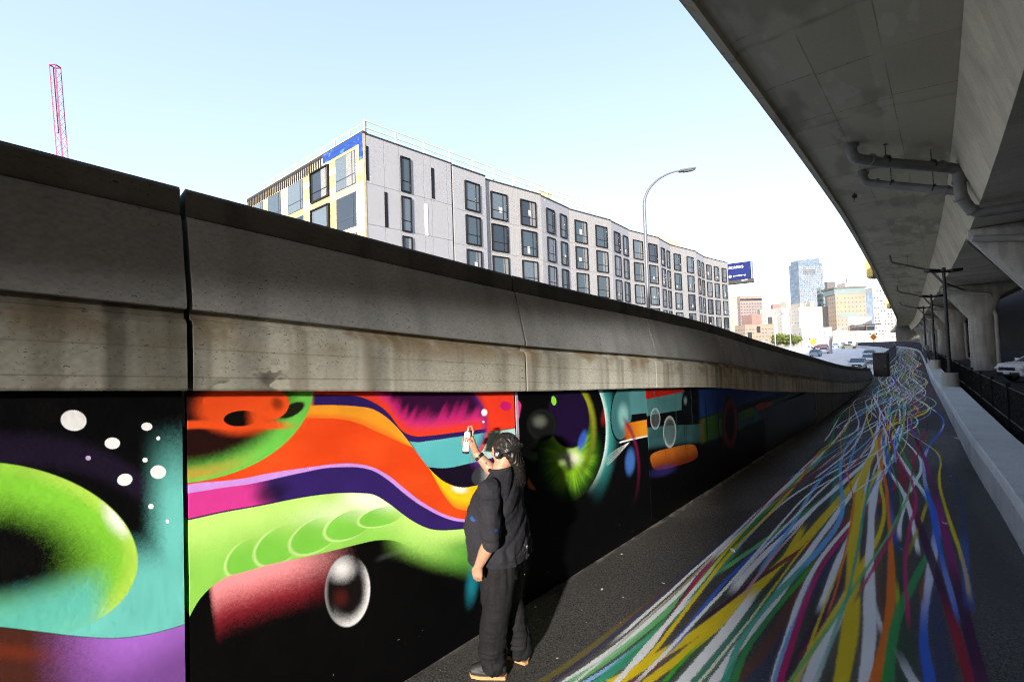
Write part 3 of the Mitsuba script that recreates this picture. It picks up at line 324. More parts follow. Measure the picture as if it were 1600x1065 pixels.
# ------------------------------------------------------------------ the mural: flat paint on the wall panels, drawn in the wall's own coordinates (metres along it, metres up)
def L(r, g, b): return mi.Color3f(*[((c / 255 + .055) / 1.055) ** 2.4 * .88 if c > 10 else c / 255 / 12.92 for c in (r, g, b)])
MCUR = [
  "2101 2101 2055 2029 1978 1892 1774 1656 1600 1600 1600 1600 1600 1600 1600 1600 1600 1600 1600 1600 1600 1600 1600 1600 1600 1600 1600 1600 1600 1600 1600 1600 1600 1600 1600 1600 1600 1600 1600 1600 1600 1600 1600 1600 1600 1600 1600 1600 1600 1600 1600 1600 1600 1600 1600 1600 1600 1600 1600 1600 1600 1600 1600 1600 1600 1600 1600 1600 1600 1600 1600 1600 1600 1600 1600 1600 1600 1600 1600 1600",
  "1343 1343 1275 1201 1128 1066 1028 1010 1005 1005 1005 1005 1005 1005 1005 1005 1005 1005 1005 1005 1005 1005 1005 1005 1005 1005 1005 1005 1005 1005 1005 1005 1005 1005 1005 1005 1005 1005 1005 1005 1005 1005 1005 1005 1005 1005 1005 1005 1005 1005 1005 1005 1005 1005 1005 1005 1005 1005 1005 1005 1005 1005 1005 1005 1005 1005 1005 1005 1005 1005 1005 1005 1005 1005 1005 1005 1005 1005 1005 1005",
  "2125 2125 2125 2125 2125 2125 2125 2125 2125 2125 2125 2123 2119 2113 2105 2091 2071 2039 1960 1835 1676 1523 1404 1328 1284 1270 1257 1244 1232 1219 1215 1215 1215 1215 1215 1215 1215 1215 1215 1215 1215 1215 1215 1215 1215 1215 1215 1215 1215 1215 1215 1215 1215 1215 1215 1215 1215 1215 1215 1215 1215 1215 1215 1215 1215 1215 1215 1215 1215 1215 1215 1215 1215 1215 1215 1215 1215 1215 1215 1215",
  "2068 2068 2068 2068 2068 2068 2068 2068 2068 2068 2068 2060 2049 2035 2020 1998 1956 1891 1825 1756 1685 1521 1312 1158 1093 1058 1027 1000 979 966 964 964 964 964 964 964 964 964 964 964 964 964 964 964 964 964 964 964 964 964 964 964 964 964 964 964 964 964 964 964 964 964 964 964 964 964 964 964 964 964 964 964 964 964 964 964 964 964 964 964",
  "2231 2231 2231 2231 2231 2231 2231 2231 2231 2231 2231 2216 2201 2187 2174 2162 2143 2092 2002 1852 1789 1775 1767 1762 1757 1751 1744 1738 1731 1725 1721 1721 1721 1721 1721 1721 1721 1721 1721 1721 1721 1721 1721 1721 1721 1721 1721 1721 1721 1721 1721 1721 1721 1721 1721 1721 1721 1721 1721 1721 1721 1721 1721 1721 1721 1721 1721 1721 1721 1721 1721 1721 1721 1721 1721 1721 1721 1721 1721 1721",
  "2022 2022 2022 2022 2022 2022 2022 2022 2022 2022 2022 2022 2022 2022 2022 2022 2022 2022 1978 1801 1744 1734 1728 1724 1719 1714 1710 1706 1702 1699 1697 1697 1697 1697 1697 1697 1697 1697 1697 1697 1697 1697 1697 1697 1697 1697 1697 1697 1697 1697 1697 1697 1697 1697 1697 1697 1697 1697 1697 1697 1697 1697 1697 1697 1697 1697 1697 1697 1697 1697 1697 1697 1697 1697 1697 1697 1697 1697 1697 1697",
  "1647 1647 1647 1647 1647 1647 1647 1647 1647 1647 1647 1647 1647 1647 1647 1647 1647 1647 1635 1595 1559 1527 1495 1478 1475 1473 1473 1472 1470 1461 1455 1455 1455 1455 1455 1455 1455 1455 1455 1455 1455 1455 1455 1455 1455 1455 1455 1455 1455 1455 1455 1455 1455 1455 1455 1455 1455 1455 1455 1455 1455 1455 1455 1455 1455 1455 1455 1455 1455 1455 1455 1455 1455 1455 1455 1455 1455 1455 1455 1455",
  "2075 2075 2075 2075 2075 2075 2075 2075 2071 2050 2033 2017 2001 1985 1970 1961 1961 1961 1961 1961 1961 1961 1961 1961 1961 1961 1961 1961 1961 1961 1961 1961 1961 1961 1961 1961 1961 1961 1961 1961 1961 1961 1961 1961 1961 1961 1961 1961 1961 1961 1961 1961 1961 1961 1961 1961 1961 1961 1961 1961 1961 1961 1961 1961 1961 1961 1961 1961 1961 1961 1961 1961 1961 1961 1961 1961 1961 1961 1961 1961",
  "1752 1752 1752 1752 1752 1752 1752 1752 1748 1733 1724 1725 1721 1714 1707 1694 1667 1617 1534 1422 1311 1215 1131 1065 1016 985 956 931 914 905 905 905 905 905 905 905 905 905 905 905 905 905 905 905 905 905 905 905 905 905 905 905 905 905 905 905 905 905 905 905 905 905 905 905 905 905 905 905 905 905 905 905 905 905 905 905 905 905 905 905",
  "1704 1704 1704 1704 1704 1704 1704 1704 1700 1695 1685 1684 1687 1688 1686 1669 1643 1592 1497 1381 1274 1183 1103 1038 992 959 929 903 883 871 869 869 869 869 869 869 869 869 869 869 869 869 869 869 869 869 869 869 869 869 869 869 869 869 869 869 869 869 869 869 869 869 869 869 869 869 869 869 869 869 869 869 869 869 869 869 869 869 869 869",
  "1558 1558 1558 1558 1558 1558 1558 1558 1556 1554 1546 1539 1535 1527 1514 1494 1465 1422 1327 1214 1115 1040 994 963 937 913 890 870 852 837 834 834 834 834 834 834 834 834 834 834 834 834 834 834 834 834 834 834 834 834 834 834 834 834 834 834 834 834 834 834 834 834 834 834 834 834 834 834 834 834 834 834 834 834 834 834 834 834 834 834",
  "926 926 926 926 926 926 926 926 1114 1183 1181 1177 1162 1146 1135 1124 1114 1099 1063 996 915 839 772 707 643 578 512 448 383 319 317 317 317 317 317 317 317 317 317 317 317 317 317 317 317 317 317 317 317 317 317 317 317 317 317 317 317 317 317 317 317 317 317 317 317 317 317 317 317 317 317 317 317 317 317 317 317 317 317 317",
  "955 955 955 955 955 955 955 955 955 955 955 955 955 955 955 955 956 962 962 956 945 919 882 861 861 861 861 861 861 861 861 861 861 861 861 861 861 861 861 861 861 861 861 861 861 861 861 861 861 861 861 861 861 861 861 861 861 861 861 861 861 861 861 861 861 861 861 861 861 861 861 861 861 861 861 861 861 861 861 861",
  "1567 1567 1567 1567 1567 1567 1567 1567 1567 1567 1567 1567 1567 1567 1567 1567 1567 1567 1567 1567 1567 1567 1567 1567 1567 1567 1567 1567 1567 1567 1567 1567 1567 1567 1567 1567 1567 1567 1567 1567 1567 1567 1567 1567 1567 1567 1567 1567 1564 1556 1549 1541 1534 1527 1521 1515 1509 1503 1496 1490 1482 1474 1465 1456 1445 1433 1421 1407 1393 1378 1363 1346 1329 1312 1293 1276 1276 1276 1276 1276",
  "1456 1456 1456 1456 1456 1456 1456 1456 1456 1456 1456 1456 1456 1456 1456 1456 1456 1456 1456 1456 1456 1456 1456 1456 1456 1456 1456 1456 1456 1456 1456 1456 1456 1456 1456 1456 1456 1456 1456 1456 1456 1456 1456 1456 1456 1461 1466 1467 1464 1460 1455 1450 1445 1442 1439 1436 1433 1430 1426 1422 1417 1412 1406 1399 1392 1384 1375 1366 1357 1346 1336 1325 1313 1301 1288 1276 1276 1276 1276 1276",
  "1270 1270 1270 1270 1270 1270 1270 1270 1270 1270 1270 1270 1270 1270 1270 1270 1270 1270 1270 1270 1270 1270 1270 1270 1270 1270 1270 1270 1270 1270 1270 1270 1270 1270 1270 1270 1270 1270 1270 1270 1270 1270 1270 1270 1270 1266 1261 1256 1251 1246 1240 1234 1228 1222 1216 1209 1203 1196 1189 1182 1175 1167 1160 1152 1144 1136 1128 1120 1111 1103 1094 1085 1076 1066 1057 1050 1050 1050 1050 1050",
  "1263 1263 1263 1263 1263 1263 1263 1263 1263 1263 1263 1263 1263 1263 1263 1263 1263 1263 1263 1263 1263 1263 1263 1263 1263 1263 1263 1263 1263 1263 1263 1263 1263 1263 1263 1263 1263 1263 1263 1263 1263 1263 1263 1263 1263 1262 1262 1259 1255 1249 1243 1237 1230 1224 1217 1211 1204 1197 1190 1182 1174 1166 1157 1149 1140 1131 1121 1111 1101 1091 1081 1070 1059 1047 1035 1027 1027 1027 1027 1027",
  "1493 1493 1493 1493 1493 1493 1493 1493 1493 1493 1493 1493 1493 1493 1493 1493 1493 1493 1493 1493 1493 1493 1493 1493 1493 1493 1493 1493 1493 1493 1493 1493 1493 1493 1493 1493 1493 1493 1493 1493 1493 1493 1493 1493 1493 1493 1493 1493 1493 1493 1493 1493 1492 1489 1485 1481 1477 1472 1468 1463 1457 1452 1446 1440 1434 1427 1419 1412 1404 1395 1387 1378 1370 1361 1353 1344 1335 1327 1318 1309",
  "1338 1338 1338 1338 1338 1338 1338 1338 1338 1338 1338 1338 1338 1338 1338 1338 1338 1338 1338 1338 1338 1338 1338 1338 1338 1338 1338 1338 1338 1338 1338 1338 1338 1338 1338 1338 1338 1338 1338 1338 1338 1338 1338 1338 1338 1338 1338 1338 1338 1338 1338 1338 1333 1322 1311 1300 1288 1277 1265 1253 1240 1226 1211 1196 1182 1168 1157 1148 1140 1133 1126 1120 1115 1111 1108 1106 1106 1106 1106 1106",
  "1065 1065 1065 1065 1065 1065 1065 1065 1065 1065 1065 1065 1065 1065 1065 1065 1065 1065 1065 1065 1065 1065 1065 1065 1065 1065 1065 1065 1065 1065 1065 1065 1065 1065 1065 1065 1065 1065 1065 1065 1065 1065 1065 1065 1065 1065 1065 1065 1065 1065 1065 1065 1056 1044 1031 1018 1005 992 979 966 952 938 923 909 894 880 867 855 844 833 822 812 802 793 784 781 781 781 781 781",
]
MTAB = knots([[float(v) / 1000 for v in s.split()] for s in MCUR]); dr.eval(MTAB); dr.make_opaque(MTAB)
MK, MY0, MDY = 80, -0.3600, 0.118481
def mural_col(p, n, uv):
    Y, z = p.y, p.z
    gr = (noise(Y * 260, z * 260, 1.) - .5) + (noise(Y * 90, z * 90, 2.) - .5) * .6     # spray grain
    ix, w, _ = catmull((Y - MY0) / MDY, MK)
    def cur(i): return sum(dr.gather(mi.Float, MTAB, k + i * MK) * b for k, b in zip(ix, w))
    def above(i, e=.004): return sm(-e, e, z - cur(i))
    def soft(a, b, v, k=.12): return sm(a, b, v + gr * k * abs(b - a))
    def ell(cy, cz, a, b, c, d):
        u, v = (Y - cy) * a + (z - cz) * b, (Y - cy) * c + (z - cz) * d
        return dr.sqrt(u * u + v * v), u, v
    def put(c, col, a): return mix(c, col, dr.clip(a, 0, 1))
    def dot(c, e, col=(.82, .84, .86), s=.06):
        return put(c, col, sm(1 + s, 1 - s, ell(*e)[0]))
    black = mi.Color3f(.0016, .0016, .0019)
    # --- first panel: green egg, teal glow, bubbles
    c1 = mix(black, L(28, 20, 40), soft(.11, .03, dr.abs(z - cur(0))))
    teal = dr.maximum(soft(0.3277, 0.4692, Y) * soft(2.1346, 1.6614, z), soft(1.5866, 1.3088, z))
    c1 = put(c1, L(112, 204, 196), teal)
    q, u, v = ell(-0.1066, 1.5965, 2.2449, -0.1672, -1.2390, -2.5666)
    inner = mix(black, L(132, 208, 60), soft(.34, 1.06, ell(-0.1540, 1.5927, 2.4188, -0.1755, -1.5719, -3.1942)[0]))
    inner = mix(inner, L(186, 226, 92), soft(.80, .98, q) * sm(-.6, .5, u) * .8)
    lowin = soft(1.4862, 1.2931, z) * soft(0.2506, 0.1221, Y)
    inner = mix(inner, L(96, 196, 188), lowin * .9)
    c1 = put(c1, inner, sm(1.012, .988, q))
    c1 = put(c1, L(250, 252, 248), soft(1.35, .15, ell(0.2500, 1.6576, 19.1014, 6.8956, 3.2263, -7.7169)[0]) * sm(1.01, .97, q))
    c1 = put(c1, L(20, 10, 18), sm(.014, .004, dr.abs(z - cur(1) + .006)))
    c1 = put(c1, mix(L(70, 36, 28), L(158, 100, 198), soft(-0.0681, 0.2603, Y)) * (.55 + .6 * sm(0.7872, 1.0554, z)), 1 - above(1))
    c1 = put(c1, L(196, 66, 22), soft(.06, 0., dr.abs(z - cur(1) + .10)) * soft(0.0986, -0.1260, Y) * .16)
    for e in ((0.0916, 2.1561, 21.9721, -2.3504, -6.4516, -20.1196), (0.2304, 2.0248, 34.3403, -0.2044, -5.6045, -34.6931), (0.3664, 2.0893, 44.0611, -0.3508, -6.3426, -46.7104), (0.4119, 1.8445, 30.0557, -0.2605, -5.8171, -28.2555), (0.2768, 1.8341, 33.8674, 5.1401, 1.8932, -32.5849), (0.4134, 2.0213, 115.2240, -0.9986, -14.1998, -92.2697), (0.3577, 1.9177, 93.0664, -0.7308, -14.4605, -77.1841), (0.3800, 1.6735, 83.8726, -0.6888, -18.5160, -71.6231), (0.4480, 1.5763, 134.3797, -1.2416, -24.4745, -86.8943)):
        c1 = dot(c1, e)
    c1 = dot(c1, (0.1416, 1.9682, 103.8574, -0.4821, -16.0125, -86.9420), L(190, 170, 210))
    # --- second panel: orange river, indigo and green ribbons
    T, B = cur(2), cur(3)
    c2 = mix(L(240, 86, 34), L(226, 66, 24), fbm(Y * 3, z * 7, 0., 3))
    yel = mix(L(242, 160, 44), L(252, 206, 28), sm(1.7432, 2.2547, Y))
    c2 = mix(c2, yel, sm(-.006, .006, z - B) * 1.0)
    c2 = mix(c2, L(236, 110, 36), soft(.5, .0, (z - B) / dr.maximum(T - B, .02)) * sm(-.002, .004, z - B) * .75)
    c2 = put(c2, L(255, 250, 225), soft(1.1, .3, ell(2.4398, 1.2829, 8.5547, -1.9702, -6.9963, -20.4152)[0]))
    U, V = cur(4), cur(5)
    W = cur(6)
    top = z - U
    streak = sm(.15, .85, noise((Y - z * .55) * 24, z * 2.2, 4.)) * sm(.03, .16, top)
    red = mix(L(238, 66, 36), L(206, 40, 124), soft(.01, .14, top))
    red = mix(red, L(52, 16, 54), soft(.10, .30, top + streak * .10))
    red = mix(red, L(225, 80, 160), streak * soft(.2, .06, top) * .35)
    red = mix(red, L(238, 64, 34), soft(2.6878, 2.8750, Y))
    ind = L(48, 30, 98)
    tl = mix(L(104, 200, 202), L(84, 178, 188), fbm(Y * 4, z * 4, 3., 3))
    deep = mix(L(24, 16, 36), L(118, 52, 160), soft(1.3, .1, ell(2.6959, 1.5106, 6.5749, -0.2815, -1.4652, -8.0544)[0]))
    uz = mix(mix(deep, tl, sm(-.003, .003, z - W)), ind, sm(-.003, .003, z - V) * 1.0)
    uz = mix(uz, ind, sm(.02, .0, z - T) * sm(2.0512, 1.9636, Y))
    uz = mix(uz, ind, sm(1.9636, 1.9182, Y))
    uz = mix(uz, red, sm(-.003, .003, top))
    qs, us, vs = ell(2.3387, 1.8405, 2.0809, -0.0776, -0.3458, -2.6151)
    sph = soft(.70, .97, qs) * sm(1.01, .99, qs) * sm(2.5318, 2.7085, Y)
    uz = put(uz, mix(L(92, 40, 130), L(226, 60, 36), soft(.86, .97, qs)), sph * .92)
    out = sm(.99, 1.01, qs) * sm(2.6558, 2.7085, Y)
    uz = put(uz, mix(L(186, 224, 220), L(236, 62, 38), sm(-.003, .003, z - V)), out * (sm(-.003, .003, z - W)))
    uz = put(uz, L(30, 26, 30), sm(.012, .0, dr.abs(z - V)) * out * .6)
    uz = put(uz, mix(L(60, 62, 68), L(216, 218, 222), soft(-.4, .7, ell(2.7268, 1.3406, 5.0024, -0.2170, -2.0675, -9.8146)[1])), sm(1.04, .96, ell(2.7498, 1.3358, 5.5247, 2.8854, 1.2313, -9.5209)[0]))
    uz = dot(uz, (3.0198, 1.9184, 12.5402, -3.8236, -5.3630, -23.2959), L(200, 30, 110), .1)
    uz = dot(uz, (2.7460, 1.8897, 28.0896, -1.2167, -3.6961, -32.3447), L(252, 244, 252), .3)
    uz = dot(uz, (2.7317, 1.8080, 72.1447, -3.1133, -12.5474, -97.3952), L(252, 244, 252), .2)
    c2 = put(c2, uz, sm(-.003, .003, z - T) * sm(1.1948, 1.2446, Y))
    # the ball in the corner
    qb, ub, vb = ell(0.5683, 2.2952, 1.5016, -0.0164, -0.1306, -1.8574)
    ball = mix(L(36, 16, 14), L(112, 204, 82), soft(.68, .93, qb + .06 * (ub - .5)))
    ball = mix(ball, L(210, 150, 60), soft(.80, .92, qb) * soft(0.9564, 0.5636, Y) * soft(1.0, .93, qb) * .7)
    ball = put(ball, L(240, 84, 34), soft(1.05, .62, ell(0.7936, 2.1279, 3.9867, -0.3068, -1.1337, -5.9933)[0]))
    ball = put(ball, L(240, 84, 34), sm(.02, .0, dr.abs(z - cur(7)) - .012) * soft(1.1517, 0.9603, Y))
    ball = put(ball, L(30, 34, 22), soft(1.0, .7, ell(1.0939, 2.0948, 9.1648, 4.2650, 8.7340, -19.8859)[0]))
    ball = put(ball, L(240, 84, 34), sm(1.03, .97, ell(0.9917, 2.1379, 9.7879, 5.8486, 6.3382, -9.9298)[0]))
    ball = put(ball, L(120, 44, 20), soft(1., .2, ell(1.0067, 2.1444, 16.6353, 9.9843, 8.2766, -12.9831)[0]) * .8)
    ball = put(ball, L(242, 82, 34), sm(1.03, .97, ell(0.7946, 2.1959, 5.5272, 0.3480, 0.1168, -18.8250)[0]))
    ball = put(ball, L(14, 10, 8), sm(1.03, .97, ell(0.8064, 2.0773, 11.0159, 0.5239, -0.9851, -21.9751)[0]) * soft(0.8963, 0.8133, Y))
    c2 = put(c2, ball, sm(1.006, .994, qb))
    # ribbons under the river
    L1, L2 = cur(8), cur(9)
    G1, G2 = cur(10), cur(11)
    c2 = put(c2, L(206, 152, 236), sm(.003, -.003, z - L1))
    rib = mix(L(216, 62, 152), L(52, 34, 104), soft(0.7956, 0.9700, Y + (z - L2) * .4))
    rib = mix(rib, L(30, 20, 42), soft(1.2, .2, ell(0.9715, 1.6046, 7.6872, 2.3059, 1.8102, -12.0826)[0]) * .75)
    rib = mix(rib, L(40, 24, 80), sm(.012, .004, z - G1))
    c2 = put(c2, rib, sm(.003, -.003, z - L2))
    fall = G1 - z
    gre = mix(L(196, 240, 128), L(150, 218, 92), soft(.02, .30, fall))
    gre = mix(gre, L(252, 255, 246), soft(1.2, .1, ell(1.6208, 1.3867, 3.5549, -0.9799, -4.7859, -10.6921)[0]) * .95)
    gre = mix(gre, L(246, 252, 222), soft(1.2, .2, ell(1.4755, 1.3616, 2.3205, 0.2778, -1.1461, -8.6807)[0]) * .5)
    for e in ((0.8350, 1.2606, 7.1525, 4.0189, 4.5790, -8.8725), (1.0064, 1.2736, 6.3378, 3.3896, 3.4962, -8.4626), (1.2350, 1.2673, 5.5437, 2.6376, 2.4675, -9.1787), (1.4639, 1.2681, 5.5835, 2.1997, 1.3926, -10.5300), (1.7085, 1.2535, 5.6089, 1.3054, -0.7753, -15.0708)):
        qq, uu, vv = ell(*e)
        gre = mix(gre, L(128, 208, 76), sm(1.02, .96, qq) * soft(1.1, -.4, uu * .8 - vv * .3))
        gre = mix(gre, L(222, 246, 170), sm(.12, .0, dr.abs(qq - 1.04)) * sm(.5, -.5, uu) * .6)
    gre = mix(gre, L(70, 150, 50), soft(1.9406, 2.5421, Y) * soft(.02, .16, fall) * .8)
    dark = black
    pk = soft(.36, .02, G2 - z + .5 * sm(0.6911, 0.6024, Y) ** 2) * sm(0.6024, 0.6325, Y) * soft(1.5224, 0.9823, Y)
    dark = mix(dark, mix(L(196, 52, 70), L(250, 158, 164), soft(.24, .03, G2 - z)), pk)
    dark = mix(dark, L(96, 100, 100), soft(.035, .0, dr.abs(z - cur(12))) * soft(2.0528, 1.7741, Y) * sm(1.6213, 1.7221, Y) * .25)
    edge = sm(.004, -.004, G2 - z) * (1 - sm(1.6736, 1.9406, Y)) + soft(.16, -.06, G2 - z) * sm(1.6736, 1.9406, Y)
    low = mix(dark, gre, edge)
    qk, uk, vk = ell(1.4393, 0.8282, 5.9214, -0.4834, -1.7710, -4.0492)
    bub = mix(L(20, 15, 17), L(104, 36, 30), soft(.6, .05, ell(1.3844, 0.8025, 7.4595, -0.1751, -2.5937, -6.5143)[0]) * .45)
    bub = mix(bub, L(242, 244, 247), soft(.52, 1.0, qk) ** 1.3 * soft(-.35, .75, uk * .8 + vk * .6))
    bub = mix(bub, L(244, 245, 248), soft(1.05, .0, ell(1.3978, 0.9900, 8.1741, 2.5772, -0.0568, -8.1735)[0]) * .95)
    bub = mix(bub, L(200, 204, 208), soft(.80, 1.0, qk) * soft(.2, -.8, uk * .9 + vk * .1) * .45)
    low = put(low, bub, sm(1.02, .94, qk))
    low = put(low, L(28, 130, 150), soft(1.1, .1, ell(2.5485, 0.4686, 9.8205, -2.4150, -1.9111, -3.9627)[0]) * .85)
    c2 = put(c2, low, sm(.003, -.003, z - G1))
    c2 = put(c2, L(120, 190, 90), sm(0.5355, 0.5239, Y) * .7)
    # --- third panel: the great eye
    c3 = black
    c3 = put(c3, L(96, 132, 128), sm(.02, .0, dr.abs(Y - 3.2395) - .05) * sm(1.3151, 1.3518, z) * sm(1.7203, 1.6832, z))
    c3 = put(c3, L(176, 96, 34), sm(1.1, .9, ell(3.3957, 1.1301, 7.7955, -5.3982, -5.2717, -11.2966)[0]))
    c3 = put(c3, L(206, 60, 140), sm(1.05, .95, ell(3.1564, 1.8673, 11.2468, -0.5558, -1.1232, -10.1844)[0]))
    qe, ue, ve = ell(3.9534, 1.5579, 1.2936, -0.0796, -0.1820, -1.2800)
    glow = soft(1.42, 1.0, qe) * sm(-.25, .6, ue * .75 - ve * .62)
    c3 = put(c3, mix(L(60, 160, 160), L(206, 240, 236), soft(1.14, 1.0, qe)), glow * .95)
    qi, ui, vi = ell(4.0036, 1.2588, 1.6658, -0.1042, -0.3681, -2.0014)
    ray = noise(dr.atan2(vi, ui) * 16, qi * 1.5, 6.)
    iris = mix(L(150, 206, 46), L(52, 108, 26), soft(.15, .95, qi + (ray - .5) * .35))
    iris = mix(iris, L(10, 14, 8), soft(.75, 1.0, qe) * .7)
    eye = put(black, iris, soft(1.15, .6, qi) * sm(-.9, -.05, ui + .35 - vi * .2))
    eye = put(eye, mix(L(168, 170, 40), L(60, 90, 30), soft(-.9, .9, ve)), soft(.13, .0, dr.abs(qe - .66)) * sm(.15, .5, ue) * .85)
    eye = put(eye, L(28, 14, 48), sm(1.04, .97, ell(4.0082, 1.7035, 2.7484, 0.3004, -0.1615, -2.8604)[0]))
    eye = put(eye, L(56, 96, 200), soft(1., .4, ell(4.2273, 1.4040, 9.0146, -5.4435, -1.9816, -6.0209)[0]) * .9)
    eye = put(eye, L(140, 30, 30), soft(1., .3, ell(4.7007, 1.6202, 9.8233, -3.3276, -1.2747, -6.4177)[0]) * .8)
    eye = put(eye, L(255, 255, 230), soft(1.25, .0, ell(4.0027, 1.2450, 4.3320, -0.2711, -1.7863, -9.6094)[0]))
    c3 = put(c3, eye, sm(1.012, .988, qe))
    ql, ul, vl = ell(3.5433, 1.6747, 4.1437, -0.2293, -0.8185, -6.1438)
    c3 = put(c3, mix(L(24, 26, 26), L(108, 112, 104), soft(.9, .1, ell(3.5054, 1.7122, 5.5904, -0.3060, -1.2377, -9.6517)[0])) * (.8 + .5 * sm(.06, .0, dr.abs(ql - .86))), sm(1.03, .97, ql))
    c3 = dot(c3, (3.7425, 1.8988, 23.6874, 3.8226, -0.1473, -19.9868), L(140, 226, 60))
    c3 = put(c3, mix(L(58, 108, 112), L(130, 186, 182), soft(1., .2, ell(5.1394, 1.5675, 5.3392, -0.4230, -0.5296, -4.4041)[0])), sm(1.03, .97, ell(5.1124, 1.6192, 3.7278, -0.8056, -0.4227, -2.7956)[0]))
    c3 = put(c3, L(10, 12, 14), sm(.02, .0, dr.abs(ell(5.1124, 1.6192, 3.7278, -0.8056, -0.4227, -2.7956)[0] - 1.0) - .03))
    H0, H1, H2, H3 = cur(13), cur(14), cur(15), cur(16)
    right = sm(5.2716, 5.3686, Y)
    c3 = put(c3, L(76, 128, 134), right * sm(-.003, .003, z - H0))
    c3 = put(c3, mix(L(180, 84, 20), L(226, 146, 34), soft(5.1577, 5.6864, Y)), sm(-.004, .004, z - H2) * sm(.004, -.004, z - H1) * sm(5.0923, 5.2479, Y))
    c3 = put(c3, L(226, 232, 234), sm(.014, .008, dr.abs(z - H3 + .01)) * sm(4.9932, 5.0532, Y))
    for k in range(4):
        cv = (1.0967 + (1.2171 - 1.0967) * dr.sqrt(dr.clip((Y - 4.7196) / (5.2691 - 4.7196), 0, 1)) ** (1 + .5 * k)) - .022 * k * (1 - dr.clip((Y - 4.7196) / (5.2691 - 4.7196), 0, 1))
        c3 = put(c3, L(220, 228, 228), sm(.005, .002, dr.abs(z - cv)) * sm(4.6920, 4.7335, Y) * sm(5.2798, 5.2322, Y))
    c3 = put(c3, L(66, 112, 190), soft(1.05, .4, ell(5.2659, 0.9692, 6.0156, -1.3577, -1.0606, -4.6728)[0]) * .9)
    c3 = put(c3, L(120, 24, 70), soft(.10, .0, dr.abs(ell(4.8498, 0.9399, 1.5620, -0.1181, -0.2929, -1.4308)[0] - 1)) * sm(5.0676, 5.2218, Y) * sm(0.3468, 1.2252, z) * .8)
    # --- fourth and fifth panels: teal bands, bubbles, blue and green blocks
    c4 = black
    band = lambda a, b, i0: sm(-.004, .004, z - cur(i0))
    K0, K1, K2 = cur(17), cur(18), cur(19)
    c4 = put(c4, L(84, 140, 142), sm(-.004, .004, z - K0) * sm(7.0696, 6.8836, Y))
    c4 = put(c4, L(190, 36, 24), sm(1.7161, 1.7299, z) * sm(7.0696, 6.8836, Y))
    c4 = put(c4, mix(L(40, 84, 88), L(74, 124, 126), fbm(Y * 3, z * 9, 0., 3)), sm(.004, -.004, z - K1) * soft(-.05, .05, z - K2))
    qo, uo, vo = ell(6.6237, 0.7864, 1.2844, 0.5482, -0.5062, -6.8561)
    c4 = put(c4, mix(L(120, 44, 16), L(214, 120, 40), soft(1.0, -.9, vo)), sm(1.06, .9, uo * uo * uo * uo + vo * vo * vo * vo))
    for e in ((6.0092, 1.4269, 6.5244, -0.6028, -0.8145, -6.5550), (6.4481, 1.1796, 4.5105, -0.4480, -0.6159, -4.2575), (7.9863, 1.5539, 5.8427, -0.7111, -0.7480, -8.2826)):
        qq, uu, vv = ell(*e)
        c4 = put(c4, L(210, 224, 224), sm(1.03, .97, qq) * (.12 + .75 * soft(.7, 1., qq)))
    c4 = put(c4, L(38, 72, 148), sm(7.5149, 7.6722, Y) * sm(1.2117, 1.2546, z))
    c4 = put(c4, mix(L(60, 110, 34), L(140, 120, 30), soft(7.8673, 7.5727, Y)), sm(7.4793, 7.7420, Y) * sm(8.8075, 8.3089, Y) * sm(1.2331, 1.2010, z) * soft(0.7646, 0.8705, z))
    c4 = put(c4, black, sm(.03, .0, dr.abs(Y - 8.4280) - .01))
    c4 = put(c4, L(30, 60, 150), sm(8.3057, 8.4879, Y) * sm(1.2873, 1.3615, z))
    q5 = ell(9.0381, 0.9666, 2.2337, -0.3096, -0.2546, -1.9402)[0]
    c4 = put(c4, mix(L(24, 12, 10), L(130, 44, 26), soft(.3, .0, dr.abs(q5 - .75))), sm(1.05, .95, q5))
    c4 = put(c4, L(96, 140, 34), sm(9.6058, 9.7560, Y) * sm(10.5644, 10.3946, Y) * sm(0.9232, 0.9485, z) * sm(1.1265, 1.1010, z))
    c4 = put(c4, L(190, 66, 28), sm(1.1, .8, ell(11.3514, 1.0493, 1.4241, 0.5762, -0.6046, -11.5615)[0]))
    qd, ud, vd = ell(7.1150, 1.5114, 4.5973, -0.5001, -0.4607, -4.5028)
    c4 = put(c4, mix(L(12, 14, 18), L(150, 180, 180), soft(.8, .0, ell(7.0502, 1.5782, 8.3864, -0.9033, -0.7998, -8.3043)[0])), sm(1.03, .97, qd))
    c4 = put(c4, L(70, 60, 150), soft(1., .3, ell(6.1921, 0.6651, 1.8057, 0.8564, -0.6570, -8.9181)[0]) * .5)
    for yy_, z0_ in ((1030, 690), (1062, 694), (1090, 690)):
        c4 = put(c4, L(70, 120, 120), sm(.012, .006, dr.abs(Y - 6.3516 - (yy_ - 1046) * .021)) * sm(1.10, 1.22, z) * .6)
    c4 = c4 * (.34 + .5 * fbm(Y * 1.6, z * 2.2, 7., 4))
    drip = sm(.80, .86, noise(Y * 30, z * .9, 12.)) * sm(.4, .6, noise(Y * 4, 3., 1.))
    c4 = mix(c4, black, drip * .7)
    e1, e2, e3 = sm(.528, .532, Y), sm(3.148, 3.152, Y), sm(5.768, 5.772, Y)
    c = mix(mix(mix(c1, c2, e1), c3, e2), c4, e3)
    c = mix(c, black, sm(14, 16, Y))
    c = mix(c, L(176, 168, 186), sm(.024, .018, dr.abs(Y - 3.172)) * sm(1.5, 1.7, z) * .8)       # bare strip beside the joint
    speck = sm(.985, .995, noise(Y * 34, z * 34, 8.))
    c = mix(c, (.6, .6, .58), speck * .7 * sm(.5, .2, z))
    return c * (.93 + .14 * noise(Y * 6, z * 6, 9.))
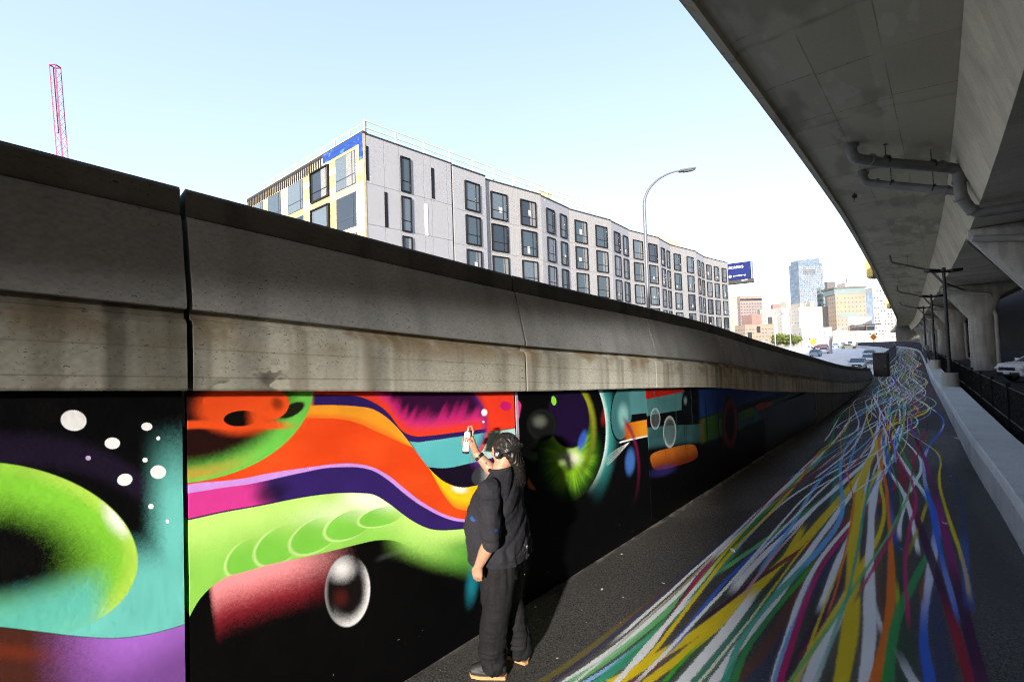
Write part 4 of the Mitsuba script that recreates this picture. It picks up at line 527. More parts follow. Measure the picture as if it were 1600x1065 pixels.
mat('mural_paint', mural_col, lambda p, n, uv: .42 + .12 * noise(p.y * 9, p.z * 9), spec=.12,
    bump=lambda p, n, uv: fbm(p.y * 75, p.z * 75, 1., 2) + .7 * noise(p.y * 28, p.z * 28, 4.), bscale=.0010)
# ------------------------------------------------------------------ setting
JOINTS = [-4.72, -2.09, .53, 3.15, 5.77, 8.46, 11.1, 13.7, 16.4, 19.1, 21.8, 24.5, 27.2, 29.9, 32.6, 35.3, 38.0]
struct('ground', grid(np.linspace(-2500, 2500, 60), np.linspace(-2500, 3500, 70), -3.2), 'earth')
ys = np.concatenate([np.arange(-14, 40, 1.0), np.arange(40, 230, 4.0)])
left = np.interp(ys, [-20, 38, 40, 50, 60, 83, 110, 230], [-.3, -.3, .3, .7, .9, .5, .1, 0])
right = np.interp(ys, [-20, 38, 110, 230], [3.7, 3.7, 3.7, 3.7])
PO = PchipInterpolator([-60, 0, 68, 100, 150, 220, 600], [0, 0, 0, -1.3, -5.6, -13, -40])
def strip(ys, l, r, z, off=0):
    z = np.broadcast_to(z, len(ys)); n = len(ys)
    k = 7
    tt = np.linspace(0, 1, k)
    top = np.concatenate([np.stack([bend(y) + (off and float(PO(y))) * 1.0 + a + (b - a) * tt, np.full(k, y), np.full(k, zz)], 1) for y, a, b, zz in zip(ys, l, r, z)])
    i = np.arange(n * k).reshape(n, k)
    f = np.stack([i[:-1, :-1], i[:-1, 1:], i[1:, 1:], i[1:, :-1]], -1).reshape(-1, 4)
    return (top, f)
struct('path', strip(ys, left, right, ZP(ys), 1), 'path_paint', smooth=True)
ROADZ = PchipInterpolator([-60, -20, 0, 37, 60, 80, 110, 150, 250, 420, 700], [6, 3.4, 2.25, -.55, -1.3, -1.1, -.3, .5, 1.0, 1.2, 1.3])
yr = np.concatenate([np.arange(-40, 160, 4.0), np.arange(160, 520, 12.0)])
struct('road', strip(yr, np.full(len(yr), -27.0), -.35 + PO(yr), ROADZ(yr)), 'road_concrete', smooth=True)
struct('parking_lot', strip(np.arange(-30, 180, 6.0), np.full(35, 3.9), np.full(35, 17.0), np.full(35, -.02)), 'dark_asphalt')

# the painted wall: recessed panels under an overhanging concrete parapet
wall = thing('mural_wall', 'long concrete retaining wall covered with a swirling multicoloured spray painted mural', 'wall')
def wall_panel(y0, y1, gap=.012):
    yy = np.linspace(y0 + gap, y1 - gap, 6)
    vs, n = [], len(yy)
    s = [(-.45, -.3), (0, -.3), (0, None), (-.45, None)]
    vs = np.array([[x + bend(y), y, (BB(y) + .03 if z is None else z)] for y in yy for x, z in s])
    fs = []
    for i in range(n - 1):
        for k in range(4):
            q = i * 4 + k, i * 4 + (k + 1) % 4, (i + 1) * 4 + (k + 1) % 4, (i + 1) * 4 + k
            fs += [(q[0], q[1], q[2]), (q[0], q[2], q[3])]
    e = (n - 1) * 4
    fs += [(0, 2, 1), (0, 3, 2), (e, e + 1, e + 2), (e, e + 2, e + 3)]
    m = trimesh.Trimesh(vs, np.array(fs), process=False); m.fix_normals(); return m
for a, b in zip(JOINTS[:8], JOINTS[1:9]):
    part(wall, 'mural_panel', wall_panel(a, b), 'mural_paint')
part(wall, 'backing', box(-.6, -.1, -4.7, 16.4, -.3, 1.0), 'black_metal')
para = thing('highway_parapet', 'grey precast concrete parapet with stained lower beam overhanging the painted wall', 'parapet')
SEC_UP = [(-.5, .43), (.165, .43), (.17, .46), (.055, .925), (.042, .95), (.0, .957), (-.48, .957)]
SEC_CAP = [(-.48, .958), (.012, .958), (.02, .966), (.03, 1.095), (.015, 1.115), (-.30, 1.115)]
SEC_LO = [(-.5, .0), (.145, .0), (.16, .012), (.16, .345), (.135, .375), (.085, .385), (.085, .428), (-.5, .428)]
for i, (a, b) in enumerate(zip(JOINTS[:-1], JOINTS[1:])):
    g = .014 if abs(a - .53) < .1 or abs(b - .53) < .1 else .013
    yy = np.linspace(a + g, b - g, 5)
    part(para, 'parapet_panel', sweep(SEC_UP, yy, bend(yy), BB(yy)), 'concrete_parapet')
    part(para, 'cap_band', sweep(SEC_CAP, yy, bend(yy), BB(yy)), 'concrete_weathered')
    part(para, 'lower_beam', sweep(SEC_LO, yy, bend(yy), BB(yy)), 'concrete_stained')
    if a > 16:
        lo = [(-.5, -1.6), (.13, -1.6), (.13, -.012), (-.5, -.012)]
        part(para, 'base_panel', sweep(lo, yy, bend(yy), BB(yy)), 'concrete_base')
yy = np.linspace(JOINTS[0], JOINTS[-1] - .1, 40)
part(para, 'core', sweep([(-.45, -.2), (-.06, -.2), (-.06, .9), (-.45, .9)], yy, bend(yy), BB(yy)), 'concrete_parapet')

# viaduct
via = thing('viaduct', 'raised concrete road viaduct on flared columns running above the painted path', 'viaduct')
vj = [-70, -45, -20, 6, 26.5, 52, 77, 103, 130, 160, 200, 250, 320, 400]
SLAB = [(-.06, 8.42), (.10, 8.42), (.12, 8.54), (.3, 8.56), (2.1, 8.50), (3.5, 8.30), (9.6, 8.30), (11.0, 8.5), (12.9, 8.55), (12.95, 8.42), (13.1, 8.42), (13.1, 9.9), (12.9, 9.9), (12.8, 9.2), (.2, 9.2), (.12, 9.9), (-.1, 9.9)]
GIRD = [(3.52, 8.296), (4.1, 6.6), (9.0, 6.6), (9.58, 8.296)]
for a, b in zip(vj[:-1], vj[1:]):
    yy = np.linspace(a + .015, b - .015, 8)
    part(via, 'deck_slab', sweep(SLAB, yy, bend(yy), 0 * yy), 'concrete_deck')
    part(via, 'box_girder', sweep(GIRD, yy, bend(yy), 0 * yy), 'concrete_web')
for y in (-50, -25, 0, 25.5, 50.5, 75.5, 100.5, 126, 152, 178, 204):
    x = float(bend(y)) + 6.5
    w, r = 2.0, .75
    col = lathe([(0, -.3), (r, -.3), (r, .55), (r - .035, .57), (r - .035, .62), (r, .64), (r, 1.2), (r - .035, 1.22), (r - .035, 1.27), (r, 1.29), (r, 2.6), (r - .03, 2.62), (r - .03, 2.66), (r, 2.68), (r, 3.8), (r - .03, 3.82), (r - .03, 3.86), (r, 3.88), (r, 4.0), (0, 4.0)], 28)
    part(via, 'column', at(col, (x - .2, y, 0)), 'concrete_column', 40)
    cap = trimesh.convex.convex_hull(np.vstack([np.array([[x - .2 + r * math.cos(t), y + r * math.sin(t), 4.0] for t in np.linspace(0, 6.28, 25)]),
          np.array([[x - 2.45, y + s, 6.55] for s in (-.9, .9)] + [[x + 1.0, y + s, 6.55] for s in (-.9, .9)] + [[x - 2.45, y + s, 6.35] for s in (-.9, .9)] + [[x + 1.0, y + s, 6.35] for s in (-.9, .9)])]))
    part(via, 'column_cap', cap, 'concrete_column', 30)

yb = 232.0; part(via, 'abutment', box(float(bend(yb)) - 0.4, float(bend(yb)) + 13, yb, yb + 3, -3.2, 8.25), 'concrete_base')
# low wall on the right of the path
low = thing('low_wall', 'low grey concrete kerb wall with smooth flat top along the path edge', 'wall')
LW = PchipInterpolator([-14, 0, 7, 12.7, 21, 30, 40, 200], [3.8, 3.72, 3.55, 3.27, 3.05, 2.9, 2.85, 2.85])
lj = [-8, -3.5, 1.0, 6.2, 11.5, 17, 22.6, 28.5, 34.5, 40]
rng = np.random.default_rng(5)
for a, b in zip(lj[:-1], lj[1:]):
    yy = np.linspace(a + .006, b - .006, 10)
    fx = bend(yy) + LW(yy)
    part(low, 'coping', sweep([(-.02, .47), (.53, .47), (.54, .48), (.54, .63), (.525, .645), (-.015, .645), (-.03, .63), (-.03, .48)], yy, fx, ZP(yy)), 'concrete_coping')
    part(low, 'rough_face', sweep([(.0, -.3), (.48, -.3), (.48, .469), (.0, .469)], yy, fx, ZP(yy)), 'concrete_rough')
ye = np.arange(40, 130, 3.0)
part(low, 'edge_kerb', sweep([(0, -.3), (.3, -.3), (.3, .18), (0, .18)], ye, bend(ye) + PO(ye) + 2.85, ZP(ye)), 'concrete_coping')

mat('dark_steel2', (.02, .022, .024), .6)
# brick block added mostly out of view to cut off sun and sky
wh = thing('warehouse', 'added long dark brick block behind the parking lot limiting the low sun on the mural', 'building')
wp = np.array([(16.5, -29.9), (16.2, 40), (14, 80), (9, 130), (3, 180), (20, 190), (34, 60), (34, -29.9)])
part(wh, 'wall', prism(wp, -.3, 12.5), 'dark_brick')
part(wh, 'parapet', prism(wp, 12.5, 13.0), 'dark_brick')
for k in range(9):
    y = -20 + k * 8.0
    if y < 38: part(wh, 'loading_door', box(16.2, 16.47, y, y + 3.2, .0, 3.4), 'dark_steel2')
# ------------------------------------------------------------------ things on and under the viaduct
mat('pipe_grey', lambda p, n, uv: mix((.20, .20, .19), (.10, .095, .085), fbm(p.x * 3, p.y * 3, p.z * 3, 3)), .6)
mat('pipe_light', lambda p, n, uv: mix((.40, .40, .38), (.26, .25, .22), fbm(p.x * 3, p.y * 3, p.z * 2, 3)), .6)
def bendpath(pts, r=.25, n=6):
    pts = [np.array(p, float) for p in pts]; out = [pts[0]]
    for a, b, c in zip(pts[:-2], pts[1:-1], pts[2:]):
        u, v = (a - b) / np.linalg.norm(a - b), (c - b) / np.linalg.norm(c - b)
        d = min(r, np.linalg.norm(a - b) * .45, np.linalg.norm(c - b) * .45)
        p0, p1 = b + u * d, b + v * d
        out += [(1 - t) ** 2 * p0 + 2 * t * (1 - t) * b + t * t * p1 for t in np.linspace(0, 1, n)]
    return np.array(out + [pts[-1]])
def collar(p, d, r, w=.07):
    d = np.array(d, float) / np.linalg.norm(d); p = np.array(p, float)
    return tube([p - d * w / 2, p + d * w / 2], r, 14)
dp = thing('drain_pipe', 'pair of thick grey drain pipes hung under the nearest deck bay', 'pipe')
A = [(.98, 17.35, 8.56), (1.02, 17.40, 8.1), (1.45, 17.85, 7.97), (3.22, 19.95, 7.78)]
part(dp, 'upper_pipe', tube(bendpath(A, .26), .15, 16), 'pipe_grey', 60)
D = [(3.10, 19.8, 7.80), (3.34, 20.05, 7.72), (3.36, 20.08, 6.85), (3.55, 20.2, 6.45), (3.72, 20.25, 6.3), (4.6, 20.3, 6.28), (9, 20.4, 6.25)]
part(dp, 'down_pipe', tube(bendpath(D, .26), .155, 16), 'pipe_grey', 60)
Bp = [(.92, 20.35, 8.56), (.96, 20.35, 8.1), (1.3, 20.4, 7.95), (3.30, 20.3, 7.10)]
part(dp, 'lower_pipe', tube(bendpath(Bp, .24), .13, 16), 'pipe_grey', 60)
for p, d, r in [((1.02, 17.4, 8.40), (.3, .3, -1), .19), ((1.42, 17.78, 8.012), (1.87, 2.25, -.2), .18), ((2.95, 19.62, 7.83), (1.87, 2.25, -.2), .18), ((3.35, 20.07, 7.35), (0, 0, 1), .19), ((3.37, 20.09, 6.8), (.3, .1, -1), .19), ((3.6, 20.2, 6.4), (1, .3, -.9), .19),
                ((.96, 20.35, 8.38), (.2, 0, -1), .158), ((1.3, 20.4, 7.975), (2.1, -.1, -.9), .158), ((3.05, 20.31, 7.21), (2.1, -.1, -.9), .158)]:
    part(dp, 'coupling', collar(p, d, r), 'pipe_grey', 40)
for (x, y, z), top in [((1.75, 18.18, 8.0), 8.52), ((2.75, 19.38, 7.88), 8.42), ((1.7, 20.38, 7.82), 8.5), ((2.75, 20.33, 7.36), 8.42)]:
    m = cat_([tube([(x, y, z - .05), (x, y, top)], .012, 6), collar((x, y, z), (1.87, 2.25, -.2) if y < 20 else (2.1, -.1, -.9), .168 if y < 20 else .148, .04), box(x - .05, x + .05, y - .05, y + .05, top - .03, top + .02)])
    part(dp, 'hanger', m, 'black_metal')
w_ = thing('junction_box', 'small dark box with a hanging bracket under the deck soffit before the first deck joint', 'box')
part(w_, 'case', at(cbox(.16, .1, .14, .01), (.34, 23.2, 8.4)), 'black_metal'); part(w_, 'bracket', cat_([tube([(.34, 23.2, 8.4), (.3, 23.2, 8.15)], .015, 6), tube([(.34, 23.2, 8.45), (.34, 23.2, 8.56)], .02, 6)]), 'black_metal')
for i, (y, z0) in enumerate([(43, 8.45), (68, 8.45), (93, 8.45)]):
    b = float(bend(y)); t = thing('runoff_pipe', ['thin dark runoff pipe under the deck just beyond the nearest street lamp head', 'thin dark runoff pipe under the deck above the second lamp', 'thin dark runoff pipe farthest along the deck soffit'][i], 'pipe', 'runoff pipes along the deck')
    part(t, 'pipe', tube(bendpath([(b + 1.3, y - 1.2, 8.5), (b + 1.35, y - 1.1, 8.0), (b + 3.35, y + .4, 7.3), (b + 3.9, y + .7, 6.4), (b + 5.0, y + 6.6, 6.2)], .2), .075, 10), 'pipe_grey', 60)
    part(t, 'hanger', tube([(b + 2.2, y - .5, 7.7), (b + 2.2, y - .5, 8.5)], .012, 6), 'black_metal')
for i, y in enumerate((25.5, 50.5, 75.5, 100.5)):
    x = float(bend(y)) + 6.3 + .75
    t = thing('downpipe', ['pale downpipe standing beside the nearest flared column', 'pale downpipe with an angled elbow on the column behind the white car', 'pale downpipe on the column beside the red car', 'pale downpipe on the far column'][i], 'pipe', 'downpipes on the columns')
    part(t, 'pipe', tube(bendpath([(x - 2.9, y - 1.2, 6.15), (x - .3, y - 1.0, 5.75), (x - .02, y - .35, 5.2), (x - .12, y - .5, 4.5), (x, y - .55, 4.2), (x, y - .55, .25), (x + .35, y - .6, .0)], .15), .13, 12), 'pipe_light', 60)
    for z in (1.1, 4.2): part(t, 'coupling', collar((x, y - .55, z), (0, 0, 1), .16), 'pipe_light', 40)
for i, (y, s) in enumerate([(57, 1.0), (112, 1.0)]):
    b = float(bend(y)); t = thing('deck_sign', ['yellow sign panel hung outside the deck edge, nearer of two', 'yellow sign panel hung outside the deck edge at the far bend'][i], 'sign', 'signs on the deck edge')
    part(t, 'panel', at(cbox(.5, 2.0, 1.7, .03), (b - .55, y, 9.6)), 'sign_yellow'); part(t, 'bracket', box(b - .5, b + .05, y - .9, y + .9, 8.7, 8.9), 'black_metal')
mat('sign_yellow', (.72, .55, .12), .5)
# lamps on pedestals along the low wall
RT = _r / np.linalg.norm(_r)
def lamp(y, label, ped_label, top):
    x = float(bend(y) + LW(y)) + .27; zb = float(ZP(y)) + .645
    t = thing('pedestal', ped_label, 'pedestal', 'round concrete lamp pedestals')
    part(t, 'shaft', lathe([(0, 0), (.235, 0), (.24, .01), (.235, .50), (.225, .52), (0, .52)], 24, (x, y, zb + .001)), 'concrete_column', 40)
    part(t, 'base_plate', lathe([(0, 0), (.15, 0), (.15, .025), (0, .025)], 20, (x, y, zb + .522)), 'black_metal')
    t = thing('lamp_post', label, 'street lamp', 'double headed dark lamp posts along the path')
    z0 = zb + .548
    part(t, 'pole', cat_([tube([(x, y, z0), (x, y, z0 + .3), (x, y, top)], [.075, .06, .05], 12)]), 'black_metal', 40)
    part(t, 'arm', tube([np.array([x, y, top - .05]) - RT * .3, np.array([x, y, top - .05]) + RT * .3], .03, 8), 'black_metal')
    a = math.atan2(RT[1], RT[0])
    for s in (-1, 1):
        part(t, 'lamp_head', at(cbox(.46, .26, .12, .03), np.array([x, y, top]) + RT * s * .42, a, ry=-.08 * s), 'black_metal')
    part(t, 'cap', lathe([(0, 0), (.07, 0), (.06, .12), (0, .14)], 12, (x, y, top - .02)), 'black_metal')
lamp(23.6, 'nearest and tallest dark double headed lamp post on the low wall', 'nearest round concrete pedestal carrying the tallest lamp post', 5.0)
lamp(36.5, 'second dark double headed lamp post along the low wall', 'second round concrete pedestal along the low wall', 5.0)
lamp(56.0, 'third and smallest dark double headed lamp post in the distance', 'third and smallest lamp pedestal in the distance', 5.4)
# black mesh fence behind the low wall
t = thing('fence', 'tall black mesh fence running behind the low wall', 'fence')
fy = np.arange(1.5, 46, 2.4)
def fx_(y): return float(bend(y) + LW(y)) + .66
for a, b in zip(fy[:-1], fy[1:]):
    part(t, 'post', box(fx_(a) - .03, fx_(a) + .03, a - .03, a + .03, -.1, 1.48), 'fence_black')
    for z in (.10, .75, 1.40): part(t, 'rail', tube([(fx_(a), a, z), (fx_(b), b, z)], .018, 6), 'fence_black')
    ms = [box(-.006, .006, -.010, .010, .1, 1.40) for _ in range(80)]
    for k, m in enumerate(ms):
        y = a + (b - a) * (k + .5) / 80; m.apply_translation((fx_(a) + (fx_(b) - fx_(a)) * (k + .5) / 80, y, 0))
    for z in np.arange(.2, 1.38, .1): ms.append(tube([(fx_(a) + .012, a, z), (fx_(b) + .012, b, z)], .005, 4))
    part(t, 'mesh_panel', cat_(ms), 'fence_black')
# cabinet at the end of the parapet and the blue railings beyond it
t = thing('utility_cabinet', 'dark steel cabinet closing the end of the highway parapet', 'cabinet')
mat('dark_steel', lambda p, n, uv: mi.Color3f(.005, .0055, .006) * (.7 + .6 * fbm(p.x * 3, p.y * 3, p.z * 3, 3)), .55)
xb = float(bend(38.6))
part(t, 'body', at(cbox(.78, .9, 1.66, .02), (xb + .56, 38.62, .8)), 'dark_steel'); part(t, 'door', at(cbox(.66, .04, 1.44, .01), (xb + .56, 38.15, .8)), 'dark_steel')
part(t, 'lid', at(cbox(.84, .96, .05, .015), (xb + .56, 38.62, 1.66)), 'dark_steel'); part(t, 'handle', box(xb + .78, xb + .81, 38.10, 38.13, .75, .95), 'pipe_grey')
mat('rail_blue', (.035, .05, .085), .45)
def railing(label, ys, off, h=1.15, base=None):
    t = thing('railing', label, 'railing', 'blue grey steel railings along the far path')
    X = np.array([float(bend(y) + PO(y)) for y in ys]) + off; Z = ZP(ys)
    for k in range(0, len(ys)):
        part(t, 'post', box(X[k] - .03, X[k] + .03, ys[k] - .03, ys[k] + .03, Z[k] - .1, Z[k] + h + .03), 'rail_blue')
    for z in (.12, h): part(t, 'rail', tube(np.stack([X, ys, Z + z], 1), .03, 6), 'rail_blue')
    ms = []
    for k in range(len(ys) - 1):
        for q in np.linspace(0, 1, 15)[1:-1]:
            x, y, z = X[k] + (X[k + 1] - X[k]) * q, ys[k] + (ys[k + 1] - ys[k]) * q, Z[k] + (Z[k + 1] - Z[k]) * q
            ms.append(box(x - .011, x + .011, y - .011, y + .011, z + .12, z + h))
    k = part(t, 'pickets', cat_(ms), 'rail_blue'); labels[k] = {'kind': 'stuff'}
yl = np.arange(39.6, 200, 2.2)
railing('blue grey picket railing on the highway side of the path beyond the cabinet', yl, np.interp(yl, [38, 40, 50, 60, 83, 110, 230], [.2, .35, .75, .95, .5, .1, 0]))
yr_ = np.arange(47, 200, 2.2)
railing('blue grey picket railing on the viaduct side of the far path', yr_, np.full(len(yr_), 2.95))
t = thing('edge_wall', 'sunlit pale concrete wall carrying the railing above the highway', 'wall')
for a in range(0, len(yl) - 4, 4):
    yy = yl[a:a + 5]; oo = np.interp(yy, [38, 40, 50, 60, 83, 110, 230], [.2, .35, .75, .95, .5, .1, 0])
    part(t, 'wall_panel', sweep([(-.25, -2.6), (.12, -2.6), (.12, .12), (-.25, .12)], yy, bend(yy) + PO(yy) + oo, ZP(yy)), 'concrete_coping')
# litter
mat('paper_white', (.8, .8, .78), .8)
mat('dry_leaf', (.36, .30, .22), .8)
def scrap(name, x, y, r, label, m, cat, seed, flat=.35):
    g = np.random.default_rng(seed); n = 9; th = np.arange(n) * 2 * np.pi / n
    pts = [(0, 0, .02)] + [(r * (.6 + .5 * g.random()) * math.cos(a), r * flat * (.6 + .6 * g.random()) * math.sin(a), .006 + .02 * g.random()) for a in th]
    f = [(0, 1 + k, 1 + (k + 1) % n) for k in range(n)]
    v = np.array(pts); f = np.array(f); v2 = v - [0, 0, .004]
    o = trimesh.Trimesh(np.vstack([v, v2]), np.vstack([f, f[:, ::-1] + n + 1] + [[(1 + k, 1 + n + 1 + k, 1 + n + 1 + (k + 1) % n), (1 + k, 1 + n + 1 + (k + 1) % n, 1 + (k + 1) % n)] for k in range(n)]), process=False)
    t = thing(name, label, cat); 
    key = t; scene[key] = mikit.ply(at(o, (x, y, 0.0), 2.3), m)
for args in [('paper_scrap', np.float64(1.068), np.float64(5.638), 0.07, 'torn white paper scrap lying on the painted stripes', 'paper_white', 'paper', 1), ('paper_scrap', np.float64(0.529), np.float64(15.76), 0.1, 'flat white paper scrap on dark asphalt near the wall', 'paper_white', 'paper', 2), ('paper_scrap', np.float64(1.225), np.float64(14.342), 0.06, 'small white paper scrap among the crossing stripes', 'paper_white', 'paper', 3), ('paper_scrap', np.float64(2.848), np.float64(8.171), 0.04, 'tiny white paper scrap near the dark purple stripe', 'paper_white', 'paper', 4), ('dead_leaf', np.float64(2.991), np.float64(15.424), 0.13, 'pale dry leaf lying beside the low wall', 'dry_leaf', 'leaf', 5, 0.8), ('paper_scrap', np.float64(-0.625), np.float64(38.41), 0.16, 'white paper scrap at the foot of the dark cabinet', 'paper_white', 'paper', 6)]: scrap(*args)

# small crumbs of litter and gravel on the asphalt
gl = np.random.default_rng(77); bits = []
for k in range(150):
    y = 1.0 + 22 * gl.random() ** 1.6; x = (gl.random() ** 2.2) * 3.3 + .05 + float(bend(y)); s = .004 + .010 * gl.random() ** 3
    bits.append(at(trimesh.creation.icosphere(0, 1.0).apply_scale([s * (1 + gl.random()), s, s * .5]), (x, y, s * .3), gl.random() * 6))
k = struct('gravel_crumbs', cat_(bits), 'grit_pale', kind='stuff', label='pale crumbs of gravel and litter scattered on the asphalt')
mat('grit_pale', lambda p, n, uv: mix((.6, .58, .54), (.16, .15, .14), mikit.cell_rand(p.x * 20, p.y * 20, 1)), .9)
# ------------------------------------------------------------------ the long apartment block under construction across the highway
mat('panel_grey', lambda p, n, uv: mix((.325, .33, .34), (.305, .31, .32), fbm(p.x, p.y * .6, p.z * .6, 3)), .55)
mat('panel_bluegrey', lambda p, n, uv: mi.Color3f(.305, .31, .325) * (.93 + .1 * fbm(p.x, p.y, p.z, 3)), .5)
mat('panel_beige', lambda p, n, uv: mi.Color3f(.325, .323, .318) * (.94 + .08 * noise(p.y * 9, 0., 0.)) * (1 - .18 * sm(.36, .5, dr.abs(p.y * 4 - dr.floor(p.y * 4) - .5))), .6)
mat('frame_black', (.010, .0095, .010), .5, spec=.25)
mat('window_glass', (.055, .08, .095), .08, spec=.6)
mat('window_glass_light', (.10, .13, .15), .1, spec=.7)
mat('window_glass_dark', (.025, .035, .045), .06, spec=.7)
mat('curtain_pale', (.20, .21, .21), .7)
mat('sticker_white', (.5, .5, .49), .8)
mat('insulation_yellow', lambda p, n, uv: mi.Color3f(.42, .365, .22) * (.85 + .3 * noise(p.x * 2, p.y * 2, p.z * 3)), .9)
mat('insulation_pale', lambda p, n, uv: mi.Color3f(.50, .46, .31) * (.8 + .4 * noise(p.x * 3, p.y * 2, p.z * 4)), .9)
mat('insulation_ochre', lambda p, n, uv: mi.Color3f(.35, .29, .155) * (.8 + .4 * noise(p.x * 3, p.y * 2, p.z * 4)), .9)
mat('membrane_blue', lambda p, n, uv: mix((.008, .04, .22), (.06, .16, .42), sm(.55, .75, fbm(p.x * 2, p.y * 2, p.z * 3, 3))), .4)
mat('timber_pale', (.62, .54, .34), .8)
mat('roof_dark', (.03, .03, .032), .8)
ab = thing('apartment_building', 'long grey and beige apartment block with black framed windows and unfinished yellow corner', 'building')
FX, TOPZ, PIT = -30.4, 20.6, 3.36
def quadbox(p0, p1, z0, z1, out, thick):
    """slab standing on the plan line p0->p1, its face pushed out by 'out' to the right of the line"""
    d = np.array(p1, float) - p0; d /= np.linalg.norm(d); nrm = np.array([d[1], -d[0]])
    a, b = np.array(p0) + nrm * out, np.array(p1) + nrm * out
    c, e = b - nrm * thick, a - nrm * thick
    v = np.array([[*q, z] for z in (z0, z1) for q in (a, b, c, e)])
    m = trimesh.convex.convex_hull(v); return m
def bwindow(p0, p1, z0, z1, framed=.22, sticker=True, seed=0, mull=.33, side=.74):
    """window on the plan line p0->p1: projecting black frame, panes, mullions"""
    d = np.array(p1, float) - p0; wd = np.linalg.norm(d); d /= wd
    P = lambda s: np.array(p0) + d * s
    f = .095 if framed > .1 else .06
    fr = [quadbox(P(0), P(wd), z1 - f, z1, framed * .8, framed * .8 + .05), quadbox(P(0), P(wd), z0, z0 + f, framed * .8, framed * .8 + .05),
          quadbox(P(0), P(f), z0 + f, z1 - f, framed * .8, framed * .8 + .05), quadbox(P(wd - f), P(wd), z0 + f, z1 - f, framed * .8, framed * .8 + .05)]
    zm = z0 + f + (z1 - z0 - 2 * f) * mull
    fr.append(quadbox(P(f), P(wd - f), zm - .035, zm + .035, .07, .08))
    if wd > 1.2: fr.append(quadbox(P(wd * side - .03), P(wd * side + .03), z0 + f, z1 - f, .08, .08))
    w = part(ab, 'window', cat_(fr), 'frame_black' if framed > .1 else 'window_trim')
    g = np.random.default_rng(seed * 7 + int(z0 * 10)); u = g.random()
    part(w, 'pane', quadbox(P(f * .9), P(wd - f * .9), z0 + f * .9, z1 - f * .9, .04, .03), ('window_glass', 'window_glass_light', 'window_glass_dark')[int(u * 3)])
    if sticker and g.random() < .45:
        s = wd * (.2 + .4 * g.random()); h = .3 + .6 * g.random(); zz = z0 + f + (z1 - z0) * (.05 + .4 * g.random())
        part(w, 'paper', quadbox(P(s), P(s + .25 + .3 * g.random()), zz, zz + h, .055, .01), 'sticker_white')
    if g.random() < .35:
        s = wd * (.55 + .2 * g.random()); part(w, 'curtain', quadbox(P(s), P(wd - f), z0 + f, z1 - f, .045, .01), 'curtain_pale')
    return w
mat('window_trim', (.05, .06, .09), .5)
# end block: flat grey panels with slit windows
part(ab, 'core', box(-52, FX - .6, 18.3, 99, -3.2, TOPZ - .5), 'panel_grey')
part(ab, 'front_core', box(FX - .7, FX - .06, 18.0, 26.8, -3.2, TOPZ - .1), 'panel_grey')
ex = [17.95, 19.73, 21.19, 23.67, 24.51, 26.28, 26.8]
for k in range(6):
    z1 = TOPZ if k == 0 else 16.65 - PIT * (k - 1); z0 = 16.65 - PIT * k
    for a, b in zip(ex[:-1], ex[1:]):
        part(ab, 'wall_panel', quadbox((FX, a + .015), (FX, b - .015), z0 + .015, z1 - .015, .0, .05), 'panel_grey')
    if k < 4:
        bwindow((FX, 21.28), (FX, 22.25), 16.7 - 3.45 * k + .0, 19.75 - 3.45 * k, .2, False, k, .3)
for (y0, y1, z0, z1, m) in ((18.05, 18.3, 16.85, 19.66, 'frame_black'), (19.68, 19.95, 13.3, 16.25, 'frame_black'), (23.66, 24.0, 13.25, 16.17, 'sticker_white'), (24.51, 24.8, 16.8, 19.6, 'frame_black')):
    part(ab, 'slit_window', quadbox((FX, y0), (FX, y1), z0, z1, .05, .07), m)
# wavy street front
bays = [(27.0, 31.2, 0, 0, [(28.4, 30.3)], 'panel_grey'), (31.2, 39.5, -.5, .25, [(32.2, 34.4), (36.3, 38.6)], 'panel_beige'), (39.5, 45.7, .25, -.5, [(40.5, 42.2), (43.5, 45.0)], 'panel_bluegrey'),
        (45.7, 54.2, -.5, .25, [(46.7, 49.0), (50.8, 53.2)], 'panel_beige'), (54.2, 60.2, .25, -.5, [(55.0, 56.9), (58.0, 59.7)], 'panel_bluegrey'), (60.2, 68.3, -.5, .25, [(61.2, 63.6), (65.2, 67.6)], 'panel_beige'),
        (68.3, 73.7, .25, -.5, [(69.0, 70.7), (71.8, 73.3)], 'panel_bluegrey'), (73.7, 82.7, -.5, .25, [(74.8, 77.0), (79.2, 81.5)], 'panel_beige'), (82.7, 88.1, .25, -.5, [(83.4, 85.0), (86.2, 87.7)], 'panel_bluegrey'),
        (88.1, 98.6, -.5, .3, [(89.0, 91.0), (92.2, 94.2), (95.6, 97.6)], 'panel_beige')]
for i, (a, b, xa, xb, ws, m) in enumerate(bays):
    X = lambda y: FX + xa + (xb - xa) * (y - a) / (b - a)
    top = TOPZ - .1 - .012 * (a - 27)
    for k in range(7):
        zr = 19.45 - PIT * k - .016 * (a - 27)              # head of this storey's windows
        z1 = top if k == 0 else zr + .35; z0 = zr + .35 - PIT
        part(ab, 'wall_panel', quadbox((X(a + .01), a + .01), (X(b - .01), b - .01), z0 + .012, z1 - .012, .0, .5), m)
        if k > 5: continue
        for j, (p, q) in enumerate(ws):
            bwindow((X(p), p), (X(q), q), zr - 2.85, zr, .22, True, i * 40 + k * 5 + j)
    r = part(ab, 'parapet_cap', quadbox((X(a), a), (X(b), b), top, top + .14, .06, .7), 'roof_dark')
part(ab, 'end_cap', quadbox((FX, 17.9), (FX, 26.9), TOPZ, TOPZ + .12, .05, .7), 'roof_dark')
